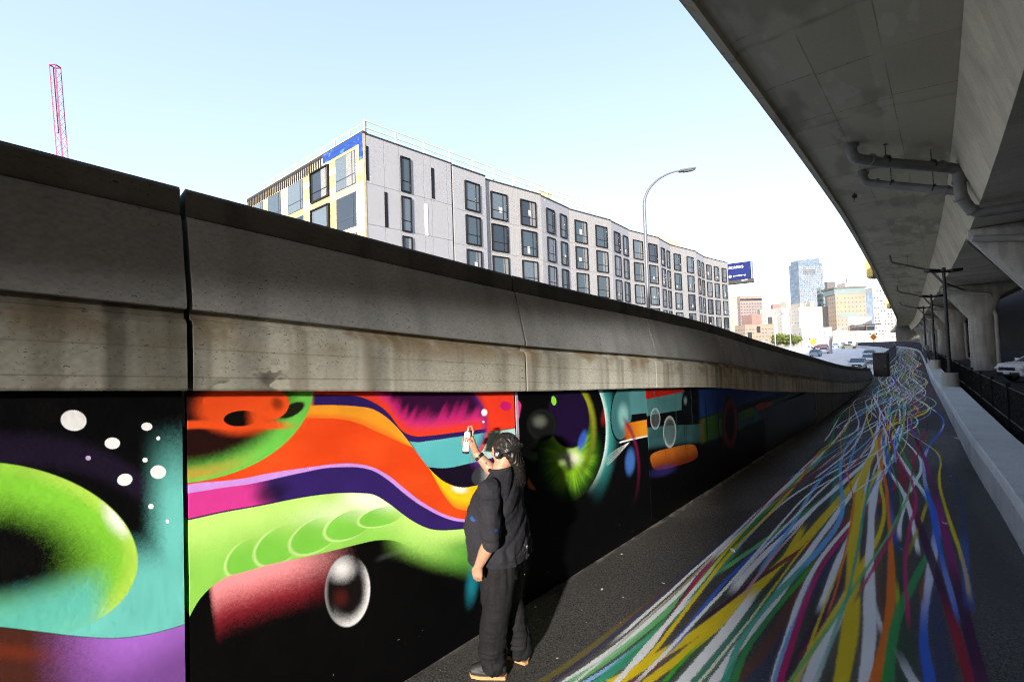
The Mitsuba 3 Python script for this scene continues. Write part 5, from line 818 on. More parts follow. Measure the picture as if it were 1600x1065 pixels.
# unfinished gable: yellow insulation boards, windows, blue membrane at the corner
g0, gd = np.array([FX, 17.9]), np.array([-.996, -.089])
G = lambda s: g0 + gd * s
def gq(s0, s1, z0, z1, out, thick): return quadbox(G(s1), G(s0), z0, z1, out, thick)
gw = [(1.2, 4.2), (5.3, 8.5), (10.1, 13.1), (14.7, 17.6), (18.9, 21.7)]
cols = [0.0, 1.2, 4.2, 5.3, 8.5, 10.1, 13.1, 14.7, 17.6, 18.9, 21.7, 23.0]
part(ab, 'gable_core', gq(.3, 23, -3.2, TOPZ - .2, -.5, .6), 'panel_grey')
rz = [(16.85, 19.65), (13.35, 16.2), (10.0, 12.8), (6.6, 9.4)]
for a, b in zip(cols[:-1], cols[1:]):
    isw = (a, b) in gw
    zc = [TOPZ - .1] + [v for r in rz for v in (r[1], r[0])] + [3.0]
    for j, (zt, zb) in enumerate(zip(zc[:-1], zc[1:])):
        if isw and j % 2 == 1: continue
        nb = max(1, int(round((zt - zb) / .62)))
        for q in range(nb):
            h = (zt - zb) / nb
            mm = 'sticker_white' if (a == 0.0 and 2 <= j <= 4) else ('insulation_yellow', 'insulation_pale', 'insulation_ochre')[int(7 * a + 5 * j + 3 * q + q * q * j) % 3]
            part(ab, 'insulation_board', gq(a + .01, b - .01, zb + q * h + .008, zb + (q + 1) * h - .008, 0, .35), mm)
for (a, b) in gw:
    for k, (zb, zt) in enumerate(rz[:3]):
        w = bwindow(G(b), G(a), zb, zt, .24 if a == 5.3 else .05, a < 5 and k < 2, k + int(a), .3, .86)
for s in np.arange(.7, 22.8, .42):
    if s > 6.5: part(ab, 'batten', gq(s, s + .13, TOPZ - .9, TOPZ + .05, .1, .1), 'roof_dark')
for (a, b, z0, z1) in ((.05, 6.3, 19.95, 20.35), (.05, 6.3, 20.38, 20.75), (-.02, .6, 18.6, 20.6)):
    part(ab, 'blue_membrane', gq(a, b, z0, z1, .04, .05), 'membrane_blue')
part(ab, 'gable_cap', gq(0, 23, TOPZ - .1, TOPZ + .25, .02, .4), 'roof_dark')
part(ab, 'corner_board', box(FX + .0, FX + .05, 17.86, 18.05, 3, TOPZ), 'insulation_yellow')
# guard rails on the roof
def guard(pts):
    pts = [np.array(p, float) for p in pts]
    for p in pts:
        part(ab, 'guard_post', tube([p, p + [0, 0, 1.25]], .06, 6), 'timber_pale')
        part(ab, 'guard_foot', box(p[0] - .12, p[0] + .12, p[1] - .12, p[1] + .12, p[2], p[2] + .25), 'sticker_white')
    for a, b in zip(pts[:-1], pts[1:]):
        for h in (.62, 1.18): part(ab, 'guard_board', tube([a + [0, 0, h], b + [0, 0, h]], .045, 5), 'timber_pale')
guard([(FX - .3, 18.2 + k * 2.9, TOPZ + .1) for k in range(12)])
guard([(*(G(.4 + k * 2.4) + [0, .5]), TOPZ + .1) for k in range(9)])
for y, l, s in ((40.0, 2.4, .9), (68.5, 9.0, .7)):
    part(ab, 'roof_stack', at(cbox(1.2, l, s, .05), (FX - 1.0, y + l / 2, TOPZ - .3 - .012 * (y - 27) + s / 2 + .3)), 'timber_pale')

# street lamp on the highway's far edge
mat('galvanised', (.15, .16, .18), .5, metallic=.3)
t = thing('street_lamp', 'tall galvanised street lamp with curved arm standing beside the highway', 'street lamp')
lx, ly = -9.35, 23.9
cp = [(lx, ly, -3.0), (lx, ly, 4), (lx, ly, 10.6)] + [np.array([lx, ly, 10.6]) + np.array([1.95 * (1 - math.cos(a)), 1.8 * (1 - math.cos(a)), 2.15 * math.sin(a)]) * .92 for a in np.linspace(.15, 1.42, 12)]
cp = np.array(cp); part(t, 'pole', tube(cp, np.interp(np.arange(len(cp)), [0, 2, len(cp) - 1], [.13, .085, .04]), 12), 'galvanised', 60)
dirn = np.array([.735, .68, .06]); a = math.atan2(dirn[1], dirn[0])
hd = part(t, 'lamp_head', at(cbox(.95, .34, .13, .05), cp[-1] + dirn * .45, a, ry=-.12), 'galvanised')
part(hd, 'lens', at(cbox(.55, .24, .05, .02), cp[-1] + dirn * .5 + [0, 0, -.075], a, ry=-.12), 'pipe_grey')
# lattice boom of a crane behind the parapet
mat('crane_pink', (.40, .045, .17), .6)
t = thing('crane', 'slender magenta lattice crane boom rising above the parapet', 'crane')
p0, p1 = np.array([-107.28, 4.36, -2.58]), np.array([-108.02, 1.22, 55.67])
ax = (p1 - p0) / np.linalg.norm(p1 - p0); sx = np.cross(ax, [0.72, -0.69, 0]); sx /= np.linalg.norm(sx); sy = np.cross(ax, sx)
Ln = np.linalg.norm(p1 - p0); hw = .5
cs = [(-1, -1), (1, -1), (1, 1), (-1, 1)]
pt = lambda s, c: p0 + ax * s + sx * c[0] * hw + sy * c[1] * hw
for c in cs: part(t, 'chord', tube([pt(0, c), pt(Ln, c)], .065, 6), 'crane_pink')
ms = []
for k in range(int(Ln / 1.25)):
    for i in range(4):
        a, b = cs[i], cs[(i + 1) % 4]
        if k % 2: a, b = b, a
        ms.append(tube([pt(k * 1.25, a), pt((k + 1) * 1.25, b)], .026, 5))
part(t, 'lacing', cat_(ms), 'crane_pink')
part(t, 'tip_frame', cat_([tube([pt(Ln, cs[i]), pt(Ln, cs[(i + 1) % 4])], .12, 6) for i in range(4)]), 'crane_pink')
part(t, 'ladder', cat_([tube([pt(Ln - 12, (.0, -1.)), pt(Ln - .5, (.0, -1.))], .2, 6)]), 'galvanised')
# billboard
mat('billboard_blue', (.004, .014, .11), .6, spec=.15)
t = thing('billboard', 'big blue billboard with white lettering on a steel pole behind the apartment block', 'billboard')
bc, bu = np.array([-39.91, 123.35, 21.78]), np.array([0.986, 0.166])
an = math.atan2(bu[1], bu[0])
def bb(m, x, y, z): 
    m = at(m, (x, y, z)); M = trimesh.transformations.euler_matrix(0, 0, an); M[:3, 3] = bc; m.apply_transform(M); return m
W_, H_ = 13.4, 4.3
part(t, 'panel', bb(cbox(W_, .5, H_, .05), 0, .3, 0), 'billboard_blue')
part(t, 'skirt', bb(cbox(W_ + .5, 1.5, 1.0, .05), .2, .55, -H_ / 2 - .55), 'dark_steel')
part(t, 'frame_edge', bb(cbox(.25, 1.2, H_ + .1, .03), W_ / 2 + .25, .7, -.1), 'pipe_grey')
part(t, 'pole', bb(lathe([(0, 0), (.55, 0), (.55, 20), (0, 20)], 16), -3.0, 1.0, -H_ / 2 - 21), 'galvanised', 40)
def txt(s, h, x, z):
    m = meshkit.text_mesh(s, h, .02, bold=True); M = np.array([[1, 0, 0, 0], [0, 0, -1, 0], [0, 1, 0, 0], [0, 0, 0, 1.0]]); m.apply_transform(M); return bb(m, x, .045, z)
for s, h, x, z in (('MORE AT BILLBOARDS', .62, -4.35, .72), ('GENERAL.', .62, -4.35, -.18), ('Clearchannel', .5, 2.55, -1.42)):
    if s[0] != 'C': part(t, 'lettering', txt(s, h, x, z), 'sticker_white')
part(t, 'emblem', bb(at(lathe([(0, 0), (.36, 0), (.36, .02), (0, .02)], 20), (0, 0, 0), rx=math.pi / 2), 1.9, .045, -1.2), 'sticker_white', 40)
part(t, 'wordmark', cat_([bb(cbox(.34, .03, .34 - .06 * (k % 3), .02), 2.75 + .43 * k, .04, -1.2 + .03 * (k % 3)) for k in range(7)]), 'sticker_white')
part(t, 'plate', bb(cbox(1.3, .03, .3, .01), 5.2, -.23, -H_ / 2 - .35), 'sticker_white')
# ------------------------------------------------------------------ vehicles
mat('tyre', (.015, .015, .015), .8); mat('rim', (.35, .36, .37), .35, metallic=.6)
mat('car_glass', (.05, .075, .085), .06, spec=.8)
mat('lamp_clear', (.75, .75, .72), .15); mat('lamp_red', (.45, .02, .02), .2); mat('lamp_amber', (.8, .28, .05), .3)
mat('trim_dark', (.018, .018, .02), .5); mat('plate_white', (.7, .7, .68), .6)
for k, c, r in (('paint_white', (.72, .73, .74), .25), ('paint_silver', (.42, .46, .49), .28), ('paint_maroon', (.10, .012, .03), .25), ('paint_taxi', (.74, .66, .38), .3), ('paint_blue', (.16, .30, .38), .28), ('paint_red', (.35, .03, .025), .25), ('paint_black', (.02, .02, .022), .25)):
    mat(k, c, r, clearcoat=.6, clearcoat_gloss=.9)
def man_(m): return m3.Manifold(m3.Mesh(np.asarray(m.vertices, np.float32), np.asarray(m.faces, np.uint32)))
def tri_(m):
    o = m.to_mesh(); return trimesh.Trimesh(o.vert_properties[:, :3], o.tri_verts, process=False)
def side_prism(poly, wdt):
    q = np.array(poly, np.float32); ar = (q[:, 0] * np.roll(q[:, 1], -1) - np.roll(q[:, 0], -1) * q[:, 1]).sum()
    cs = m3.CrossSection([q if ar > 0 else q[::-1]])
    m = m3.Manifold.extrude(cs, wdt)                                   # in xy, along z
    return m.rotate([90, 0, 0]).translate([0, wdt / 2, 0])
KIND = {
 'sedan': dict(L=4.6, W=1.8, body=[(-2.28, .32), (2.2, .28), (2.3, .5), (2.22, .72), (1.5, .86), (.9, .95), (-1.5, 1.0), (-2.2, .96), (-2.3, .7)], cab=[(-1.75, .97), (-1.05, 1.40), (-.5, 1.45), (.2, 1.43), (1.1, .93)], wb=1.36, r=.32),
 'suv': dict(L=4.6, W=1.86, body=[(-2.25, .38), (2.15, .34), (2.3, .55), (2.26, .82), (2.0, .98), (1.1, 1.08), (-2.2, 1.14), (-2.3, .8)], cab=[(-2.2, 1.1), (-1.9, 1.62), (-1.2, 1.70), (.1, 1.68), (1.15, 1.06)], wb=1.34, r=.36),
 'van': dict(L=5.2, W=1.95, body=[(-2.6, .38), (2.5, .36), (2.6, .6), (2.5, .95), (1.9, 1.15), (-2.55, 1.2), (-2.6, .8)], cab=[(-2.56, 1.15), (-2.5, 2.05), (-2.2, 2.15), (.9, 2.12), (1.95, 1.13)], wb=1.6, r=.36)}
def car(name, kind, paint, loc, yaw, label, cat, group=None, detail=1, plate=True, roof_rack=False, tilt=0.0):
    """x forward; loc is the point on the ground under the middle"""
    K = KIND[kind]; Wd, hw = K['W'], K['W'] / 2
    plan = [(-K['L'] / 2, -hw * .82), (-K['L'] / 2 + .25, -hw), (K['L'] / 2 - .55, -hw), (K['L'] / 2 - .12, -hw * .78), (K['L'] / 2, -hw * .35)]
    plan = plan + [(x, -y) for x, y in plan[::-1]]
    body = side_prism(K['body'], Wd) ^ m3.Manifold.extrude(m3.CrossSection([np.array(plan, np.float32)]), 3.0)
    arch = m3.Manifold.cylinder(Wd + .4, K['r'] + .07, K['r'] + .07, 28).rotate([90, 0, 0]).translate([0, Wd / 2 + .2, K['r']])
    core = m3.Manifold.cube([K['L'], Wd - .5, .5], True).translate([0, 0, .6])
    body = (body - arch.translate([K['wb'], 0, 0]) - arch.translate([-K['wb'], 0, 0])) + (core ^ body)
    c0 = K['cab'][0][1]; ct = max(z for _, z in K['cab'])
    def taper(m):
        v = np.array(m.vertices); f = 1 - .20 * np.clip((v[:, 2] - c0) / (ct - c0), 0, 1); v[:, 1] *= f * .95; m.vertices = v; return m
    cab = taper(tri_(side_prism(K['cab'], Wd).refine_to_length(.35)))
    M = trimesh.transformations.euler_matrix(0, tilt, yaw); M[:3, 3] = loc
    X = lambda m: m.copy().apply_transform(M)
    t = thing(name, label, cat, group)
    part(t, 'body', X(tri_(body)), paint, 25)
    part(t, 'glass', X(cab), 'car_glass', 25)
    cx = K['cab']; top = [(x, z) for x, z in cx if z > ct - .12]
    xr0, xr1 = min(x for x, z in top) - .05, max(x for x, z in top) + .05
    roof = trimesh.convex.convex_hull(np.array([[x, s * hw * .765, z] for s in (-1, 1) for x, z in [(xr0, ct - .045), (xr1, ct - .05), (xr0 + .1, ct + .015), (xr1 - .15, ct + .015)]]))
    part(t, 'roof', X(roof), paint)
    pl = []
    for s in (-1, 1):
        e = lambda x, z: (x, s * hw * .955 * (1 - .20 * (z - c0) / (ct - c0)), z)
        pl += [tube([e(*cx[-1]), e(*cx[-2])], .035, 5), tube([e(*cx[0]), e(*cx[1])], .05, 5), tube([e(-.35, c0), e(-.35, ct - .04)], .035, 5)]
        pl += [tube([e(*cx[i]), e(*cx[i + 1])], .03, 5) for i in range(1, len(cx) - 2)]
    part(t, 'pillars', X(cat_(pl)), paint); labels[t + '__pillars'] = {'kind': 'stuff'}
    xf = K['L'] / 2; zb = K['body'][3][1]
    if detail:
        part(t, 'grille', X(at(cbox(.05, hw * 1.0, .17, .02), (xf - .01, 0, zb - .10))), 'trim_dark')
        part(t, 'bumper', X(at(cbox(.10, hw * 1.35, .2, .03), (xf - .05, 0, .44))), 'trim_dark')
        for s in (-1, 1):
            part(t, 'headlight', X(at(cbox(.30, .34, .15, .04), (xf - .20, s * hw * .70, zb - .07), -s * .45)), 'lamp_clear')
            part(t, 'tail_light', X(at(cbox(.10, .26, .2, .03), (-xf + .07, s * hw * .68, zb + .05))), 'lamp_red')
            part(t, 'mirror', X(at(cbox(.12, .2, .13, .03), (cx[-1][0] - .25, s * (hw + .08), c0 + .1))), paint)
        if plate: part(t, 'number_plate', X(at(cbox(.02, .34, .12, .005), (xf + .015, 0, .5))), 'plate_white')
        if roof_rack:
            part(t, 'roof_rack', X(cat_([tube([(xr0, s * .6, ct + .02), (xr0 + .05, s * .6, ct + .25), (xr1 - .1, s * .6, ct + .25), (xr1, s * .6, ct + .02)], .025, 6) for s in (-1, 1)] + [tube([(x, -.6, ct + .25), (x, .6, ct + .25)], .02, 6) for x in np.linspace(xr0 + .1, xr1 - .2, 4)])), 'trim_dark')
    for sx in (-1, 1):
        for s in (-1, 1):
            r = K['r']
            wl = at(lathe([(r * .62, -.11), (r * .95, -.11), (r, -.07), (r, .07), (r * .95, .11), (r * .62, .11), (r * .62, -.11)], 22), (sx * K['wb'], s * (hw - .12), r), rx=math.pi / 2)
            w = part(t, 'wheel', X(wl), 'tyre', 40)
            part(w, 'rim', X(at(lathe([(0, -.1), (r * .63, -.09), (r * .63, .09), (0, .1)], 14), (sx * K['wb'], s * (hw - .12), r), rx=math.pi / 2)), 'rim', 40)
    return t
# parked under the viaduct
car('parked_car', 'suv', 'paint_white', (6.75, 37.6, 0.0), math.atan2(-.60, -.80), 'white car parked nose forward beyond the black fence', 'car')
car('parked_car', 'suv', 'paint_red', (3.9, 82.5, 0.0), math.atan2(.94, .34), 'red car with roof rack parked behind the second column', 'car', roof_rack=True)
# traffic on the highway
def road_yaw(y, s):
    d = float(bend(y + 1) - bend(y - 1)) / 2; sl = float(ROADZ(y + 1) - ROADZ(y - 1)) / 2
    return math.atan2(-1, -d) if s < 0 else math.atan2(1, d), (sl if s < 0 else -sl)
for kind, paint, (x, y), s, lab, cat in [('sedan', 'paint_silver', (-6.69, 77.19), -1, 'silver car nearest to the end of the parapet', 'car'), ('sedan', 'paint_white', (-6.82, 89.65), -1, 'white car directly beside the dark cabinet', 'car'), ('sedan', 'paint_silver', (-8.4, 104.89), -1, 'silver car behind the white car near the cabinet', 'car'), ('sedan', 'paint_taxi', (-20.44, 170.05), 0.233, 'pale yellow taxi alone in the middle of the road', 'taxi'), ('suv', 'paint_maroon', (-28.4, 173.45), -2.617, 'dark maroon car crossing the road side on', 'car'), ('sedan', 'paint_white', (-19.45, 129.05), 1, 'white car with dark rear window just beyond the parapet', 'car'), ('sedan', 'paint_blue', (-18.52, 114.57), 1, 'blue green car half hidden by the parapet', 'car'), ('sedan', 'paint_blue', (-30.25, 212.21), 1, 'dark blue car at the curved gantry pole', 'car'), ('suv', 'paint_silver', (-30.82, 232.64), -1, 'grey car in the middle of the distant row', 'car'), ('van', 'paint_white', (-31.22, 253.22), -1, 'distant white van between two cars', 'van'), ('sedan', 'paint_white', (-27.98, 249.4), -1, 'white car at the right end of the distant row', 'car')]:
    yw, tl = road_yaw(y, s) if abs(s) == 1 else (s, 0.0)
    car('highway_car', kind, paint, (x, y, float(ROADZ(y)) + .0), yw, lab, cat, 'cars on the highway', detail=1, tilt=tl)

# ------------------------------------------------------------------ highway furniture
mat('white_steel', (.34, .345, .35), .5); mat('orange_sign', (.80, .26, .03), .5); mat('sign_grey', (.30, .31, .31), .6); mat('sign_white', (.74, .75, .74), .6)
t = thing('highway_barrier', 'pale concrete barrier along the far side of the highway', 'barrier')
for a in np.arange(40, 330, 14.0):
    yy = np.linspace(a + .02, a + 13.98, 4)
    part(t, 'barrier_panel', sweep([(-.3, -.4), (.3, -.4), (.3, .1), (.1, .4), (.08, 1.0), (-.3, 1.0)], yy, bend(yy) - 26.6, ROADZ(yy)), 'concrete_coping')
gb, gr_ = np.array([-17.77, 126.6, 0.09]), np.array([*(RT[:2] / np.linalg.norm(RT[:2])), 0])
t = thing('sign_gantry', 'white curved arm sign gantry over the highway seen from behind', 'sign gantry')
gp = [gb, gb + [0, 0, 2.6]] + [gb + gr_ * 4.6 * (1 - math.cos(a)) + np.array([0, 0, 2.6 + 3.6 * math.sin(a)]) for a in np.linspace(.2, 1.5, 9)] + [gb + gr_ * 11.6 + np.array([0, 0, 6.45])]
part(t, 'pole', tube(gp, np.linspace(.3, .16, len(gp)), 12), 'white_steel', 60)
for k, (a, w, h, z) in enumerate(((4.4, 5.4, 1.75, 7.4),)):
    c = gb + gr_ * (a + w / 2) + np.array([0, 0, z]); part(t, 'sign_back', at(cbox(w, .08, h, .02), c, math.atan2(gr_[1], gr_[0])), 'sign_white')
for k in range(3):
    c = gb + gr_ * (5.4 + 2.0 * k) + np.array([0, 0, 5.55]); part(t, 'sign_panel', at(cbox(1.7, .12, .95, .03), c, math.atan2(gr_[1], gr_[0])), 'sign_grey')
    part(t, 'bracket', cat_([box(c[0] - .9, c[0] - .82, c[1] - .05, c[1] + .05, c[2] - .5, c[2] + .8), box(c[0] + .75, c[0] + .83, c[1] + .1, c[1] + .2, c[2] - .5, c[2] + .8)]), 'trim_dark')
part(t, 'beam', tube([gb + gr_ * 4.2 + np.array([0, 0, 6.25]), gb + gr_ * 11.8 + np.array([0, 0, 6.5])], .12, 8), 'trim_dark')
def diamond(p, s, label):
    t = thing('warning_sign', label, 'sign', 'orange warning signs'); p = np.array(p)
    part(t, 'board', at(at(cbox(s, .05, s, .01), rx=0, ry=math.pi / 4), p + [0, 0, 1.6], math.atan2(gr_[1], gr_[0])), 'orange_sign')
    part(t, 'stand', cat_([tube([p + [0, 0, -.2], p + [0, 0, 1.2]], .05, 6)] + [tube([p + gr_ * a * .5 + [0, 0, 2.1], p + gr_ * a + [0, 0, 2.7]], .05, 5) for a in (-1.1, 1.1)]), 'trim_dark')
    part(t, 'flag', cat_([at(cbox(.5, .04, .45, .02), p + gr_ * a + [0, 0, 2.7], math.atan2(gr_[1], gr_[0])) for a in (-1.2, 1.2)]), 'trim_dark')
diamond([-35.28, 200.3, 1.74], 2.0, 'orange diamond warning sign with dark flags at the left lanes')
diamond([-18.4, 209.81, 2.68], 1.8, 'orange diamond warning sign under the end of the gantry')
def mast(p, h, reach, label, r=.11):
    t = thing('highway_lamp', label, 'street lamp', 'lamps along the highway'); p = np.array(p, float)
    c = [p, p + [0, 0, h * .7]] + [p + gr_ * reach * (1 - math.cos(a)) + np.array([0, 0, h * .7 + h * .3 * math.sin(a)]) for a in np.linspace(.2, 1.45, 9)]
    part(t, 'pole', tube(c, np.linspace(r, r * .4, len(c)), 8), 'white_steel', 60)
    part(t, 'lamp_head', at(cbox(1.0, .4, .2, .05), c[-1] + gr_ * .5, math.atan2(gr_[1], gr_[0])), 'galvanised')
mast([-27.43, 152.02, 0.52], 17.4, 4.6, 'slender highway lamp with curved arm standing before the glass tower')
mast([-31.12, 134.43, 0.27], 10.5, 2.0, 'pale highway lamp standing before the low orange brick building', .16)
mast([-29.53, 142.98, 0.42], 7.9, 1.5, 'pale short highway pole before the cream building', .14)
# shrubs on the bank
def foliage(c, r, n, seed):
    g = np.random.default_rng(seed); u = g.normal(size=(n, 3)); u /= np.linalg.norm(u, axis=1, keepdims=True)
    q = np.array(c) + u * np.array(r) * (g.random((n, 1)) ** .4) * (.75 + .5 * meshkit.noise(u * 2.5 + seed)[:, None])
    a = g.normal(size=(n, 3)); a /= np.linalg.norm(a, axis=1, keepdims=True); b = np.cross(a, g.normal(size=(n, 3))); b /= np.linalg.norm(b, axis=1, keepdims=True)
    s = .22 + .3 * g.random((n, 1)); v = np.concatenate([q - a * s, q + b * s * .6, q + a * s, q - b * s * .6], 1).reshape(-1, 3)
    i = np.arange(n)[:, None] * 4
    return (v, np.vstack([i + [0, 1, 2], i + [0, 2, 3]]))
mat('leaf_yellowgreen', lambda p, n, uv: mix((.13, .16, .03), (.06, .09, .02), noise(p.x * .6, p.y * .6, p.z * .6)), .7)
for k, (p, r) in enumerate([([-38.9, 168.63, 4.82], (2.2, 2.2, 1.3)), ([-38.28, 176.23, 4.58], (3, 3, 1.5)), ([-37.86, 183.65, 4.34], (2.6, 2.6, 1.3))]):
    t = thing('shrub', ['yellow green shrub on the bank, nearest to the parapet', 'yellow green shrub in the middle of the bank', 'yellow green shrub at the right end of the bank'][k], 'shrub', 'shrubs on the highway bank')
    part(t, 'foliage', foliage(p, r, 900, k), 'leaf_yellowgreen'); part(t, 'stem', tube([np.array(p) - [0, 0, r[2] + .8], p], .15, 6), 'trim_dark')
t = thing('bank_wall', 'grey retaining wall below the shrubs beyond the highway', 'wall')
wa, wb_ = np.array([-45.42, 148.31, 4.51]), np.array([-37.84, 190.68, 3.65])
dd = (wb_ - wa) / 6
for k in range(6):
    q0, q1 = wa + dd * k, wa + dd * (k + 1); nn = np.array([dd[1], -dd[0], 0]); nn /= np.linalg.norm(nn)
    part(t, 'wall_panel', trimesh.convex.convex_hull(np.array([q + nn * s + [0, 0, z] for q in (q0 + dd * .005, q1 - dd * .005) for s in (0, .6) for z in (-6, 0)])), 'concrete_column')
# ------------------------------------------------------------------ the city beyond the highway
CITY_A = math.atan2(RT[1], RT[0])
for k, c in (('city_cream', (.66, .60, .48)), ('city_white', (.72, .71, .68)), ('city_pink', (.46, .30, .25)), ('city_orange', (.52, .36, .22)), ('city_grey', (.40, .41, .39)), ('city_dark', (.11, .10, .10)), ('city_brown', (.34, .27, .22)), ('city_red', (.42, .20, .16)), ('city_teal', (.20, .34, .36)), ('city_yellow', (.62, .50, .22))):
    mat(k, (lambda c: lambda p, n, uv: (mi.Color3f(*c) * .75 + .16) * .52 * (.9 + .2 * fbm(p.x * .05, p.y * .05, p.z * .05, 3)))(c), .8)  # wall colours lifted toward pale: distance haze put into the paint
mat('tower_glass', lambda p, n, uv: mix((.11, .16, .22), (.18, .23, .29), mikit.cell_rand(p.x / 3.1 + p.y / 5, p.z / 4.0, 1)), .2, spec=.35)
mat('city_window', (.03, .035, .045), .3, spec=.4); mat('city_window_blue', (.10, .14, .17), .3, spec=.4)
def cityframe(c, rot):
    M = trimesh.transformations.euler_matrix(0, 0, CITY_A + rot); M[:3, 3] = c; return M
def tower(name, label, c, w, d, h, m, rot=0.0, nx=6, nz=8, wm='city_window', ws=(.5, .5), skip=0.0, seed=0, base=-3.2, extra=None, top=0.0, side=True):
    """c: ground point of the front's middle; front faces the street (local -y)"""
    t = thing(name, label, 'building'); M = cityframe((c[0], c[1], 0), rot)
    X = lambda mm: mm.copy().apply_transform(M)
    part(t, 'wall', X(box(-w / 2, w / 2, 0, d, base, h)), m)
    g = np.random.default_rng(seed); ms = []
    cw, ch = w / nx, (h - top - 6) / nz
    for i in range(nx):
        for k in range(nz):
            if g.random() < skip: continue
            x, z = -w / 2 + cw * (i + .5), h - top - ch * (k + .5)
            ms.append(box(x - cw * ws[0] / 2, x + cw * ws[0] / 2, -.12, .1, z - ch * ws[1] / 2, z + ch * ws[1] / 2))
    nd = max(1, int(d / cw))
    for sgn in ((-1, 1) if side else ()):
        for i in range(nd):
            for k in range(nz):
                y, z = d / nd * (i + .5), h - top - ch * (k + .5); dw = d / nd * ws[0] / 2
                ms.append(box(sgn * w / 2 - .12, sgn * w / 2 + .12, y - dw, y + dw, z - ch * ws[1] / 2, z + ch * ws[1] / 2))
    if ms:
        k = part(t, 'window_grid', X(cat_(ms)), wm); labels[k] = {'kind': 'stuff'}
    part(t, 'roof_edge', X(cat_([box(-w / 2 - .2, w / 2 + .2, -.2, .4, h, h + .8), box(-w / 2 - .2, w / 2 + .2, d - .4, d + .2, h, h + .8), box(-w / 2 - .2, -w / 2 + .4, .4, d - .4, h, h + .8), box(w / 2 - .4, w / 2 + .2, .4, d - .4, h, h + .8)])), m)
    for nm, b, em in (extra or []): part(t, nm, X(box(*b)), em)
    return t
tower('brick_tower', 'brick red tower with a dark band of windows under its flat top', (-220.1, 757.5), 36.3, 18.1, 79.0, 'city_pink', 0.12, 8, 14, 'city_window_blue', (0.62, 0.45), 0, 11, extra=[('top_band', (-18.14, 18.14, -0.2, 0.2, 72.52, 75.67), 'city_window')], top=9)
tower('pale_tower', 'pale cream tower beside the billboard pole', (-212.5, 653.6), 12.7, 6.3, 68.5, 'city_cream', 0.1, 6, 16, 'city_yellow', (0.4, 0.4), 0.3, 10, extra=[], top=2)
tower('grey_block', 'grey green concrete block with a dark recessed window', (-160.8, 621.1), 19.1, 9.5, 46.5, 'city_grey', -0.2, 5, 8, 'city_window_blue', (0.3, 0.3), 0.7, 10, extra=[('dark_recess', (-0.95, 3.82, -0.2, 0.2, 23.96, 37.46), 'city_window')], top=2)
tower('grey_brown_tower', 'narrow grey brown tower with a red box on its roof', (-172.8, 720.9), 17.5, 8.7, 54.0, 'city_brown', -0.1, 5, 14, 'city_window_blue', (0.6, 0.4), 0, 16, extra=[('roof_box', (-7.86, 1.75, 1.75, 8.73, 54.02, 60.31), 'city_red')], top=2)
tower('orange_brick_building', 'low orange brick building with pale bands and a red upper storey', (-126.3, 460.0), 29.2, 14.6, 21.6, 'city_orange', 0.15, 9, 4, 'city_window_blue', (0.6, 0.3), 0.25, 21, extra=[('upper_storey', (-5.26, 4.68, 2.92, 17.53, 21.57, 31.96), 'city_red'), ('dark_window', (-12.27, -8.18, -0.24, 0.2, 9.18, 15.37), 'city_window'), ('dark_window', (-2.92, 0.58, -0.24, 0.2, 14.63, 20.57), 'city_window')], top=2)
tower('cream_slab', 'tall cream slab with two stair turrets on its roof', (-153.0, 684.4), 22.1, 11.1, 51.2, 'city_white', 0.2, 5, 9, 'city_window', (0.12, 0.22), 0.35, 10, extra=[('turret', (-2.21, 4.42, 2.21, 13.26, 51.22, 59.76), 'city_cream')], top=2)
tower('cream_tower', 'broad white building with pairs of small windows and turrets', (-123.3, 685.5), 43.5, 21.8, 49.2, 'city_white', 0, 9, 9, 'city_window', (0.13, 0.22), 0.45, 11, extra=[('turret', (-18.28, -13.06, 2.18, 21.76, 49.25, 55.54), 'city_cream'), ('turret', (-5.22, 0.0, 2.18, 21.76, 49.25, 56.44), 'city_cream'), ('yellow_wing', (15.67, 21.76, -0.4, 17.41, 5.14, 48.34), 'city_yellow')], top=2)
tower('glass_tower', 'tall blue glass tower with a slanted crown above the skyline', (-196.9, 1056.4), 51.6, 25.8, 161.4, 'tower_glass', 0.1, 1, 1, 'city_window', (0.01, 0.01), 1, 11, extra=[], top=2)
tower('teal_block', 'dark teal glass block joined to the glass tower', (-150.4, 908.8), 15.6, 7.8, 95.3, 'city_teal', 0.1, 6, 12, 'city_window', (0.5, 0.5), 0.3, 10, extra=[], top=2)
tower('grey_shaft', 'dark grey concrete shaft between the glass tower and orange hotel', (-130.9, 843.9), 12.4, 6.2, 96.5, 'city_dark', 0, 1, 1, 'city_window', (0.01, 0.01), 1, 10, extra=[], top=2)
tower('orange_hotel', 'orange brick hotel with a glazed top floor and white penthouse', (-84.6, 666.9), 33.2, 16.6, 60.5, 'city_orange', -0.12, 8, 10, 'city_window_blue', (0.34, 0.34), 0.15, 12, extra=[('glazed_floor', (-17.57, 15.91, -0.4, 23.21, 60.56, 67.3), 'city_teal'), ('roof_slab', (-18.57, 17.24, -1.66, 24.86, 67.3, 69.1), 'city_dark'), ('penthouse', (-3.32, 14.92, 3.32, 19.89, 69.1, 74.5), 'city_white'), ('antenna', (0.66, 0.99, 6.63, 7.62, 74.5, 79.45), 'city_dark'), ('glass_band', (-14.92, 8.29, -0.5, 0.0, 32.65, 37.15), 'city_teal')], top=2)
tower('blue_slab', 'slim blue glass slab behind the orange hotel', (-77.0, 757.8), 9.8, 4.9, 68.7, 'tower_glass', -0.1, 1, 1, 'city_window', (0.01, 0.01), 1, 9, extra=[], top=2)
